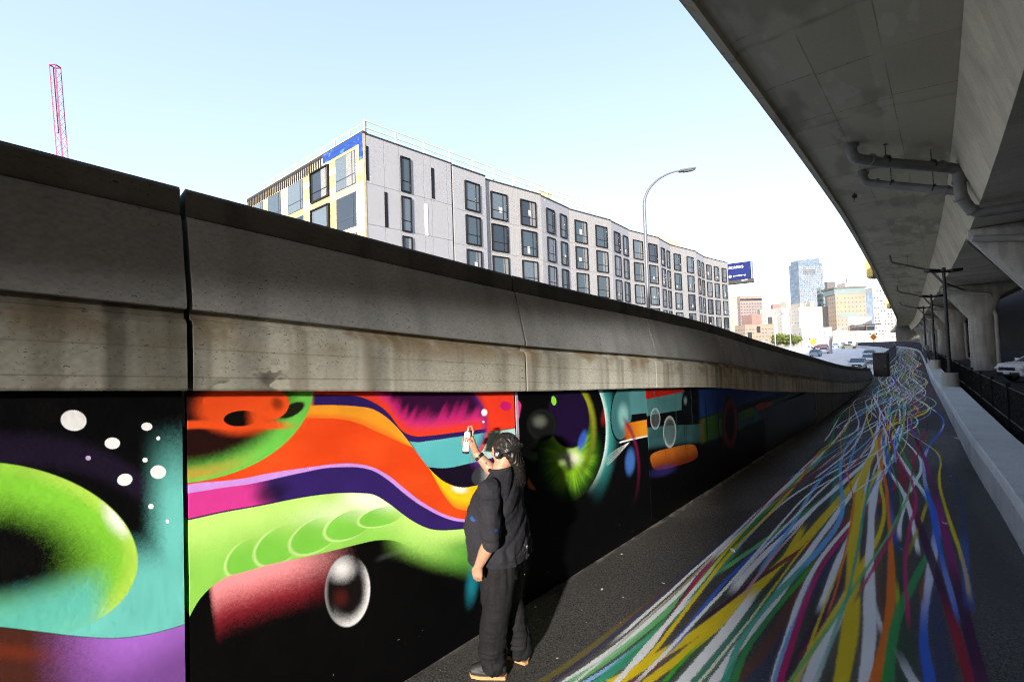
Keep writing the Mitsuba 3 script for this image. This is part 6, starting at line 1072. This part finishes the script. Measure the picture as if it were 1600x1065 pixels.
tower('white_tower', 'white office tower with rows of small dark windows beside the viaduct', (-60.1, 802.0), 40.6, 20.3, 76.1, 'city_white', -0.1, 10, 15, 'city_window', (0.5, 0.28), 0.25, 11, extra=[], top=2)
tower('white_podium', 'low white building behind the cars on the highway', (-80.0, 449.6), 24.9, 12.4, 15.4, 'city_white', 0, 6, 2, 'city_window', (0.2, 0.2), 0.5, 12, extra=[], top=2)
tower('cream_podium', 'low cream building behind the sign gantry', (-65.1, 534.1), 42.2, 21.1, 13.5, 'city_cream', 0, 9, 2, 'city_window_blue', (0.3, 0.3), 0.4, 12, extra=[], top=2)
# facets, floors and slanted crown of the glass tower
gt = [k for k in labels if k.startswith('glass_tower')][0]
M = cityframe((-196.9, 1056.4, 0), .1); X = lambda mm: mm.copy().apply_transform(M)
Wt, Ht = 51.6, 161.4
fl = [box(-Wt / 2 - .15, Wt / 2 + .15, -.18, .0, z, z + .5) for z in np.arange(20, Ht - 6, 4.2)] + [box(x - .12, x + .12, -.16, .0, 0, Ht - 4) for x in np.linspace(-Wt / 2 + 1.5, Wt / 2 - 1.5, 14)]
k = part(gt, 'mullions', X(cat_(fl)), 'city_white'); labels[k] = {'kind': 'stuff'}
part(gt, 'crown', X(trimesh.convex.convex_hull(np.array([[-Wt / 2, 1, Ht + .9], [Wt * .40, 1, Ht + .9], [-Wt / 2, 20, Ht + .9], [Wt * .40, 20, Ht + .9], [-Wt / 2, 1, Ht + 7], [Wt * .40, 1, Ht + 11], [-Wt / 2, 20, Ht + 7], [Wt * .40, 20, Ht + 11]]))), 'tower_glass')
for k in range(3): part(gt, 'louvre', X(box(-Wt * .32, Wt * .18, -.3, .1, Ht - 20 + k * 3.4, Ht - 18.2 + k * 3.4)), 'city_dark')
part(gt, 'corner_wing', X(box(Wt / 2 + .2, Wt / 2 + 4, 4, 26, -3.2, Ht - 10)), 'tower_glass')
# ------------------------------------------------------------------ the painter
mat('skin', lambda p, n, uv: mix((.42, .235, .15), (.34, .175, .105), fbm(p.x * 30, p.y * 30, p.z * 30, 3)), .5, spec=.4)
def inked(p, n, uv):
    s = mix((.40, .225, .145), (.33, .175, .11), fbm(p.x * 30, p.y * 30, p.z * 30, 3))
    ink = sm(.045, .02, dr.abs(fbm(p.x * 26, p.y * 26, p.z * 26 + 5, 2) - .5)) * sm(1.52, 1.54, p.z) * sm(1.615, 1.60, p.z) * sm(.5, .47, p.x)
    return mix(s, (.05, .045, .05), ink * .75)
mat('skin_inked', inked, .5, spec=.4)
weave = lambda p, n, uv: noise(p.x * 420, p.y * 420, p.z * 420) * .3 + fbm(p.x * 34, p.y * 34, p.z * 22, 3)
def shirtf(p, n, uv):
    c = mix((.022, .022, .028), (.013, .013, .017), fbm(p.x * 9, p.y * 9, p.z * 9, 3)) * (.85 + .3 * noise(p.x * 300, p.y * 300, p.z * 300))
    blot = sm(.60, .66, fbm(p.x * 26, p.y * 26, p.z * 30, 3)) * sm(.075, .02, dr.sqrt(dr.square(p.z - .97) + dr.square(p.y - 2.52)))
    c = mix(c, (.42, .42, .40), blot * .8)
    seam = sm(.0035, .001, dr.abs(p.z - 1.365 - .02 * noise(p.x * 4, p.y * 4, 0.))) + sm(.003, .001, dr.abs(p.z - .905 - .02 * fbm(p.x * 5, p.y * 5, 1., 2)))
    c = c * (1 - .55 * dr.minimum(seam, 1))
    bl = .6 * sm(.70, .74, fbm(p.x * 22, p.y * 22, p.z * 26 + 3, 2)) * sm(.07, .03, dr.sqrt(dr.square(p.z - 1.18) + dr.square(p.y - 2.20)))
    return mix(c, (.02, .09, .34), bl)
mat('shirt_cloth', shirtf, .85, spec=.2, sheen=.3, bump=weave, bscale=.0035)
mat('trouser_cloth', lambda p, n, uv: mi.Color3f(.006, .006, .0072) * (.8 + .5 * fbm(p.x * 14, p.y * 14, p.z * 8, 3)), .8, spec=.25, sheen=.3, bump=weave, bscale=.004)
mat('black_knit', (.012, .012, .014), .9)
mat('hair_dark', (.012, .010, .009), .45, spec=.35)
mat('shoe_black', (.016, .016, .018), .6); mat('sole_gum', (.42, .24, .10), .6)
mat('plastic_black', (.012, .012, .014), .3); mat('can_white', (.78, .78, .77), .3); mat('bare_metal', (.5, .5, .5), .35, metallic=.8)
PF = np.array([-.93, -.37, 0]); PL = np.array([.37, -.93, 0]); PZ = np.array([0, 0, 1.0])          # facing, left, up
BASE = np.array([.50, 2.44, 0])
def W(f, l, z): return BASE + PF * f + PL * l + PZ * z
def ball(p, r): return m3.Manifold.sphere(r, 20).translate(list(map(float, p)))
def hulls(chain):
    """chain of (point, radius): union of the hulls of neighbouring balls"""
    out = m3.Manifold()
    for (a, ra), (b, rb) in zip(chain[:-1], chain[1:]):
        out = out + m3.Manifold.batch_hull([ball(a, ra), ball(b, rb)])
    return out
def loft(rings, n=40):
    """rings: (centre f, centre l, z, half depth, half width); a closed body of superelliptic sections"""
    vs = []
    for f, l, z, a, b in rings:
        for t in np.arange(n) * 2 * np.pi / n:
            c, s = math.cos(t), math.sin(t); e = .86
            vs.append(W(f + a * math.copysign(abs(c) ** e, c), l + b * math.copysign(abs(s) ** e, s), z))
    fs = []; k = len(rings)
    for i in range(k - 1):
        for j in range(n):
            q = i * n + j, i * n + (j + 1) % n, (i + 1) * n + (j + 1) % n, (i + 1) * n + j
            fs += [(q[0], q[1], q[2]), (q[0], q[2], q[3])]
    vs += [W(*rings[0][:3]), W(*rings[-1][:3])]; c0, c1 = k * n, k * n + 1; e = (k - 1) * n
    fs += [(c0, (j + 1) % n, j) for j in range(n)] + [(c1, e + j, e + (j + 1) % n) for j in range(n)]
    m = trimesh.Trimesh(np.array(vs), np.array(fs), process=False); m.fix_normals(); return man_(m)
def finish(m, edge, it=10, wr=None):
    o = tri_(m.refine_to_length(edge)); o.merge_vertices()
    trimesh.smoothing.filter_taubin(o, lamb=.5, nu=.52, iterations=it)
    if wr is not None:
        v = np.array(o.vertices); nn = np.array(o.vertex_normals); o.vertices = v + nn * wr(v)[:, None]
    return o
# joints
LFT, RFT = np.array([.455, 2.315, 0]), np.array([.475, 2.590, 0])
LSH, LEL, LWR = W(.0, .205, 1.425), np.array([.675, 2.165, 1.115]), np.array([.585, 2.125, .925])
RSH, REL, RWR = W(.02, -.20, 1.42), np.array([.40, 2.53, 1.415]), np.array([.255, 2.42, 1.615])
CAN0, CANAX = np.array([.215, 2.358, 1.715]), np.array([.10, .10, .99]); CANAX /= np.linalg.norm(CANAX)
HEAD = np.array([.525, 2.475, 1.655])
# head: face looks along FA (towards the wall and a little down the wall)
FA = np.array([-.97, -.22, -.06]); FA /= np.linalg.norm(FA); FLt = np.cross(PZ, FA); FLt /= np.linalg.norm(FLt); FU = np.cross(FA, FLt)
def Hd(f, l, u): return HEAD + FA * f + FLt * l + FU * u
def sc(c, r): return ball((0, 0, 0), 1.0).scale(list(r)).transform(np.hstack([np.stack([FA, FLt, FU], 1), np.array(c)[:, None]]))
head = sc(Hd(-.01, 0, .03), (.100, .079, .100)) + sc(Hd(.022, 0, -.045), (.072, .064, .075)) + sc(Hd(.06, 0, -.09), (.035, .04, .03))
head = head + m3.Manifold.batch_hull([ball(Hd(.088, 0, .02), .011), ball(Hd(.112, 0, -.022), .014), ball(Hd(.09, .014, -.026), .010), ball(Hd(.09, -.014, -.026), .010)])
for s in (-1, 1):
    head = head + m3.Manifold.batch_hull([ball(Hd(.082, s * .018, .034), .013), ball(Hd(.068, s * .05, .032), .013)])          # brow
    head = head + m3.Manifold.batch_hull([ball(Hd(.06, s * .045, -.03), .022), ball(Hd(.03, s * .06, -.05), .022)])              # cheek
    head = head + sc(Hd(-.005, s * .081, -.005), (.022, .010, .032))                                                          # ear
    head = head - sc(Hd(.094, s * .031, .012), (.012, .016, .008))                                                            # eye socket
    head = head + ball(Hd(.079, s * .031, .012), .0125)
head = head + m3.Manifold.batch_hull([ball(Hd(.082, .02, -.062), .009), ball(Hd(.082, -.02, -.062), .009), ball(Hd(.092, 0, -.060), .008)]) + m3.Manifold.batch_hull([ball(Hd(.08, .018, -.074), .009), ball(Hd(.08, -.018, -.074), .009), ball(Hd(.09, 0, -.075), .008)])
neck = hulls([(Hd(-.015, 0, -.03), .066), (W(-.005, 0, 1.52), .068), (W(-.01, 0, 1.43), .06)])
trunk = hulls([(W(-.01, .12, 1.39), .05), (W(-.01, -.12, 1.39), .05)]) + m3.Manifold.batch_hull([ball(W(0, .09, 1.34), .08), ball(W(0, -.09, 1.34), .08), ball(W(.02, .1, 1.0), .11), ball(W(.02, -.1, 1.0), .11)])
arms = hulls([(LSH, .042), (LEL * .8 + LSH * .2, .044), (LEL, .047), (LEL * .55 + LWR * .45, .047), (LWR, .031)]) + hulls([(RSH, .042), (REL, .048), (REL * .62 + RWR * .38, .049), (RWR, .031)])
legs = hulls([(W(0, .1, .92), .1), (W(.015, .125, .5), .055), (LFT + [.0, .0, .12], .04)]) + hulls([(W(0, -.1, .92), .1), (W(.015, -.125, .5), .055), (RFT + [.0, 0, .12], .04)]) + m3.Manifold.batch_hull([ball(W(0, .1, .95), .12), ball(W(0, -.1, .95), .12), ball(W(.02, 0, 1.05), .13)])
def finger(pts, r0, r1): return hulls([(p, r0 + (r1 - r0) * i / (len(pts) - 1)) for i, p in enumerate(pts)])
def unit(v): v = np.array(v, float); return v / np.linalg.norm(v)
# left hand: hangs half closed beside the thigh
hd_ = unit(LWR - LEL) * .55 + np.array([0, 0, -.83]); hd_ = unit(hd_)
pn = unit(np.cross(hd_, PF)); pn = -pn if pn @ PL > 0 else pn                      # palm faces the thigh
fr = unit(np.cross(pn, hd_)); fr = fr if fr @ PF > 0 else -fr                       # towards the thumb
kn = [LWR + hd_ * (.082 - .004 * abs(i - 1)) + fr * (.027 - .018 * i) for i in range(4)]
lh = m3.Manifold.batch_hull([ball(LWR, .028)] + [ball(k - hd_ * .008, .014) for k in kn] + [ball(LWR + hd_ * .03 + fr * .024, .018)])
for i, k in enumerate(kn):
    L_ = (.040, .045, .042, .033)[i]
    a = k + unit(hd_ * .80 + pn * .55) * L_; b = a + unit(hd_ * -.05 + pn * 1.0) * L_ * .62; c = b + unit(-hd_ * .75 + pn * .55) * L_ * .5
    lh = lh + finger([k, a, b, c], .0098, .0075)
th = LWR + hd_ * .028 + fr * .030
lh = lh + finger([LWR + hd_ * .015 + fr * .018, th + fr * .006 + hd_ * .012, th + hd_ * .040 + fr * .010 + pn * .014, th + hd_ * .062 + fr * .002 + pn * .028], .0135, .0088)
# right hand: wraps the can, index finger on the nozzle
cx_ = CANAX; back = unit(RWR - CAN0 - cx_ * ((RWR - CAN0) @ cx_)); tang = np.cross(cx_, back)
cr = .0275
def on(th_, h, r=cr + .009): return CAN0 + cx_ * h + (back * math.cos(th_) + tang * math.sin(th_)) * r
rh = m3.Manifold.batch_hull([ball(RWR, .028)] + [ball(on(.55, h, cr + .018), .014) for h in (.035, -.03)] + [ball(on(-.5, h, cr + .017), .014) for h in (.03, -.025)])
for h, e in ((.022, 2.75), (.002, 2.8), (-.017, 2.6)):
    rh = rh + finger([on(t_, h + .01 * math.cos(t_), cr + .0125 - .003 * (t_ > 1.2)) for t_ in np.linspace(.55, e, 6)], .0100, .0078)
top_ = CAN0 + cx_ * .103
rh = rh + finger([on(.45, .04, cr + .016), on(.45, .085, cr + .022), CAN0 + cx_ * .122 + back * .026 + tang * .01, top_ + cx_ * .012], .0102, .0080)
rh = rh + finger([on(-.35, .0, cr + .022), on(-1.0, .018, cr + .016), on(-1.65, .026, cr + .011), on(-2.1, .030, cr + .010)], .0135, .0088)
body = finish(head + neck + trunk + arms + legs, .016, 12)
pz = thing('person', 'person with long dark curly hair in black workwear spraying the wall with one arm raised', 'person')
hands = finish((lh + hulls([(LEL * .35 + LWR * .65, .036), (LWR, .030)])) + (rh + hulls([(REL * .45 + RWR * .55, .040), (RWR, .031)])), .004, 6)
bm = tri_(man_(body) + man_(hands)) if man_(body).status() == m3.Error.NoError and man_(hands).status() == m3.Error.NoError else cat_([body, hands])
part(pz, 'body', bm, 'skin_inked', True)
# clothes
def ridged(q, f, seed): return 1 - np.abs(meshkit.fbm(q * f, 2, seed) * 2 - 1)
def wr_shirt(v):
    soft_ = .013 * (meshkit.fbm(v * np.array([7, 7, 4.5]), 3, 4) - .5) * 2
    drag = v @ np.array([.45, -.35, .8])                                     # creases pull from the armpits to the waist
    q = np.stack([drag * 2.2, (v @ np.array([.7, .7, -.1])) * .8, v[:, 2] * .5], 1)
    fold = np.clip(ridged(q, 6.0, 12) - .72, 0, 1) * .055
    q2 = np.stack([v[:, 0], v[:, 1], v[:, 2] * .35], 1)
    drop = np.clip(ridged(q2, 9.0, 30) - .75, 0, 1) * .05 * np.clip((1.15 - v[:, 2]) * 4, 0, 1)
    return soft_ - fold + drop
shirt = loft([(.015, 0, .875, 0.226, 0.265), (.02, 0, .90, 0.231, 0.270), (.035, 0, 1.0, 0.237, 0.268), (.045, 0, 1.12, 0.233, 0.261), (.035, 0, 1.24, 0.209, 0.259), (.015, 0, 1.34, 0.171, 0.254), (.0, 0, 1.42, 0.138, 0.216), (-.01, 0, 1.475, 0.100, 0.140), (-.012, 0, 1.51, 0.085, 0.088), (-.012, 0, 1.53, 0.083, 0.084)])
lu = LSH + (LEL - LSH) * .86
shirt = shirt + hulls([(LSH - PL * .03 - PZ * .02, .098), (LSH + (LEL - LSH) * .4, .094), (lu, .089)])
ru = RSH + (REL - RSH) * 1.0
shirt = shirt + hulls([(RSH + PL * .03 - PZ * .02, .095), (ru + np.array([.05, .04, -.03]), .085), (ru + np.array([.02, .02, -.01]), .080)])
part(pz, 'shirt', finish(shirt, .010, 9, wr_shirt), 'shirt_cloth', True)
col = []
for a0, a1 in ((.35, 2.9), (-2.9, -.35)):
    r = []
    for t_ in np.linspace(a0, a1, 14): r.append(W(-.012 + .088 * math.cos(t_), .088 * math.sin(t_), 1.528 + .012 * -math.cos(t_)))
    col.append(tube(r, .014, 8))
part(pz, 'collar', cat_(col), 'shirt_cloth', True)
cuff = hulls([(LSH + (LEL - LSH) * .80, .064), (LEL + (LEL - LSH) * .06, .062)])
part(pz, 'undersleeve', finish(cuff, .012, 4), 'black_knit', True)
def wr_leg(v):
    w = .012 * (meshkit.fbm(v * np.array([8, 8, 5]), 3, 14) - .5) * 2
    low = np.clip((.45 - v[:, 2]) / .3, 0, 1)
    cr = np.stack([v[:, 0] * .7 + v[:, 2] * .25, v[:, 1] * .7, v[:, 2] * 2.6], 1)
    return w + (.3 + 1.3 * low) * np.clip(ridged(cr, 7.0, 5) - .66, 0, 1) * .03 - np.clip(ridged(np.stack([v[:, 0], v[:, 1], v[:, 2] * .3], 1), 8., 9) - .8, 0, 1) * .05
tr = m3.Manifold.batch_hull([ball(W(-.02, .095, .93), .145), ball(W(-.02, -.095, .93), .145), ball(W(.0, .08, .83), .14), ball(W(.0, -.08, .83), .14)])
tr = tr + hulls([(W(-.01, .105, .84), .138), (W(.01, .125, .50), .108), (LFT + [.015, .01, .22], .098), (LFT + [.025, .02, .115], .088)])
tr = tr + hulls([(W(-.01, -.105, .84), .138), (W(.01, -.125, .50), .106), (RFT + [.015, .0, .22], .096), (RFT + [.03, .005, .115], .087)])
cut = m3.Manifold.cube([4, 4, .06], True).translate([0, 2.5, .018])
part(pz, 'trousers', finish(tr - cut, .010, 9, wr_leg), 'trouser_cloth', True)
pk_ = [W(-.158 + .018 * abs(l - .095) / .05, l, z) for l, z in ((.045, .885), (.15, .885), (.15, .78), (.0975, .755), (.045, .78))]
pk = trimesh.convex.convex_hull(np.array(pk_ + [p + PF * .02 for p in pk_])); part(pz, 'pocket', pk, 'trouser_cloth')
def shoe(ft, d):
    d = unit(d); s_ = np.cross(PZ, d); A_ = lambda a, b, z: ft + d * a + s_ * b + PZ * z
    sole = [A_(a, b, 0) for a, b in ((-.09, .036), (-.10, 0), (-.09, -.036), (.0, -.042), (.10, -.052), (.165, -.04), (.185, 0), (.165, .036), (.10, .048), (.0, .040))]
    so = trimesh.convex.convex_hull(np.array([p + PZ * .003 for p in sole] + [p * 1.0 + PZ * .026 for p in sole]))
    up = hulls([(A_(-.055, 0, .07), .044), (A_(.0, 0, .075), .046), (A_(.085, -.003, .058), .044), (A_(.148, -.003, .047), .036)]) + m3.Manifold.batch_hull([ball(A_(-.06, 0, .045), .036), ball(A_(.06, .012, .043), .032), ball(A_(.06, -.016, .043), .032), ball(A_(.155, .010, .044), .028), ball(A_(.155, -.014, .044), .028)])
    up = up - m3.Manifold.cube([2, 2, .2], True).translate([float(ft[0]), float(ft[1]), -.073])
    k = part(pz, 'shoe', finish(up, .010, 4), 'shoe_black', True); part(k, 'sole', so, 'sole_gum')
    part(k, 'laces', cat_([tube([A_(.03 + .022 * i, .026, .098 - .010 * i), A_(.035 + .022 * i, 0, .108 - .011 * i), A_(.03 + .022 * i, -.03, .098 - .010 * i)], .004, 5) for i in range(4)]), 'black_knit')
shoe(LFT + [.02, .02, 0], (-.80, -.60, 0)); shoe(RFT, (-.96, -.15, 0))
# hair: a scalp shell and long curled locks gathered behind the neck
rngh = np.random.default_rng(21)
shell = sc(Hd(-.022, 0, .040), (.108, .092, .106)) - m3.Manifold.batch_hull([sc(Hd(.16, 0, -.02), (.075, .2, .10)), sc(Hd(.16, 0, -.2), (.09, .2, .1))])
shell = shell + m3.Manifold.batch_hull([sc(Hd(-.075, 0, -.02), (.05, .072, .06)), sc(Hd(-.10, -.012, -.10), (.035, .045, .04))])
part(pz, 'hair', finish(shell, .008, 5, lambda v: .004 * np.sin(v @ (FLt * 260 + FU * 60) + 5 * meshkit.fbm(v * 30, 2, 3))), 'hair_dark', True)
locks = []
tail = Hd(-.105, -.012, -.085)
for i in range(240):
    a = rngh.uniform(-1.35, 1.35); e = rngh.uniform(.05, 1.45)
    u = np.array([-math.cos(a) * math.cos(e) + (.55 if e > 1 else .12), math.sin(a) * math.cos(e) * 1.0, math.sin(e)])
    u = unit(u); p0 = Hd(-.022 + .110 * u[0], .094 * u[1], .040 + .108 * u[2])
    t_ = tail + FLt * rngh.uniform(-.03, .03) + FU * rngh.uniform(-.03, .03)
    pts = []
    for s in np.linspace(0, 1, 7):
        q = p0 * (1 - s) + t_ * s; r_ = q - Hd(-.022, 0, .03); k = unit([r_ @ FA / .110, r_ @ FLt / .094, r_ @ FU / .108])
        on_ = Hd(-.022 + .113 * k[0], .097 * k[1], .03 + .112 * k[2])
        w_s = math.sin(math.pi * min(s * 1.1, 1)) * .9 + .1 * (s < .5)
        pts.append(on_ * w_s + q * (1 - w_s) if s > 0 else on_)
    pts = np.array(pts) + rngh.normal(0, .0018, (7, 3)); locks.append(tube(pts, np.linspace(.0026, .0018, 7), 5))
for i in range(200):
    st = tail + FLt * rngh.uniform(-.035, .035) + FU * rngh.uniform(-.03, .04) + FA * rngh.uniform(-.02, .02)
    ln = rngh.uniform(.08, .165); ph, fq, am = rngh.uniform(0, 6.28), rngh.uniform(18, 34), rngh.uniform(.009, .018)
    dx = FA * rngh.uniform(-.38, -.18) + FLt * rngh.uniform(-.18, .08)
    s = np.linspace(0, 1, 14)
    pts = np.array([st + (np.array([0, 0, -1]) + dx * (1 - .5 * q)) * ln * q + (FLt * math.cos(ph + fq * q) + FA * math.sin(ph + fq * q)) * am * min(1, q * 4) for q in s])
    locks.append(tube(pts, np.linspace(.0024, .001, 14), 5))
lk = part(pz, 'hair_locks', cat_(locks), 'hair_dark', True)
labels[lk] = {'kind': 'stuff'}
hp = thing('headphones', 'black headphones with the band behind the head of the person', 'headphones')
for s in (-1, 1):
    c = part(hp, 'ear_cup', at(cbox(.001, .001, .001, .0001), Hd(0, 0, 0)) if False else tri_(m3.Manifold.batch_hull([sc(Hd(-.002, s * .094, -.002), (.034, .010, .040)), sc(Hd(-.002, s * .112, -.002), (.027, .008, .032))])), 'plastic_black', 40)
    part(c, 'badge', tri_(sc(Hd(-.002, s * .120, -.002), (.014, .004, .016))), 'bare_metal', 40)
band = [Hd(-.004, s_ * 1.0, z_) for s_, z_ in ()]
arc = [Hd(-.03 - .115 * math.sin(a), .108 * math.cos(a), .012 + .030 * math.sin(a)) for a in np.linspace(.02, math.pi - .02, 22)]
part(hp, 'band', cat_([tube(np.array(arc) + FU * d, .0065, 7) for d in (-.008, 0, .008)]), 'plastic_black', True)
wb_ = RWR + unit(REL - RWR) * .035; part(pz, 'wristband', tri_(hulls([(wb_ - unit(REL - RWR) * .009, .0395), (wb_ + unit(REL - RWR) * .009, .0405)]) ^ m3.Manifold.batch_hull([m3.Manifold.cylinder(.024, .2, .2, 24, True).transform(np.hstack([np.array(trimesh.geometry.align_vectors([0, 0, 1], unit(REL - RWR)))[:3, :3], wb_[:, None]]))])), 'plastic_black', 40)
cd = [W(-.10, -.205, .93), W(-.13, -.225, .86), W(-.125, -.225, .80), W(-.105, -.215, .76)]
part(pz, 'cord', tube(cd, .006, 6), 'can_white', True)
# spray can
sp = thing('spray_can', 'white spray can held up against the mural in the raised hand', 'spray can')
R3 = np.array(trimesh.geometry.align_vectors([0, 0, 1], CANAX)); R3[:3, 3] = CAN0
X_ = lambda m: m.copy().apply_transform(R3)
part(sp, 'can_body', X_(lathe([(0, -.085), (.024, -.085), (.0265, -.080), (.0265, .068), (.022, .078), (0, .078)], 24)), 'can_white', 35)
part(sp, 'base_rim', X_(lathe([(0, -.092), (.0268, -.092), (.0272, -.082), (.0268, -.075), (0, -.075)], 24)), 'plastic_black', 35)
part(sp, 'valve_cup', X_(lathe([(0, .075), (.018, .078), (.014, .090), (0, .092)], 20)), 'bare_metal', 35)
part(sp, 'nozzle', X_(lathe([(0, .09), (.007, .09), (.007, .106), (0, .107)], 14)), 'can_white', 35)
part(sp, 'print_mark', cat_([X_(at(cbox(.010, .008, .018, .002), (.0235 * math.cos(a), .0235 * math.sin(a), .012), a)) for a in np.linspace(2.2, 5.6, 7)]), 'plastic_black')
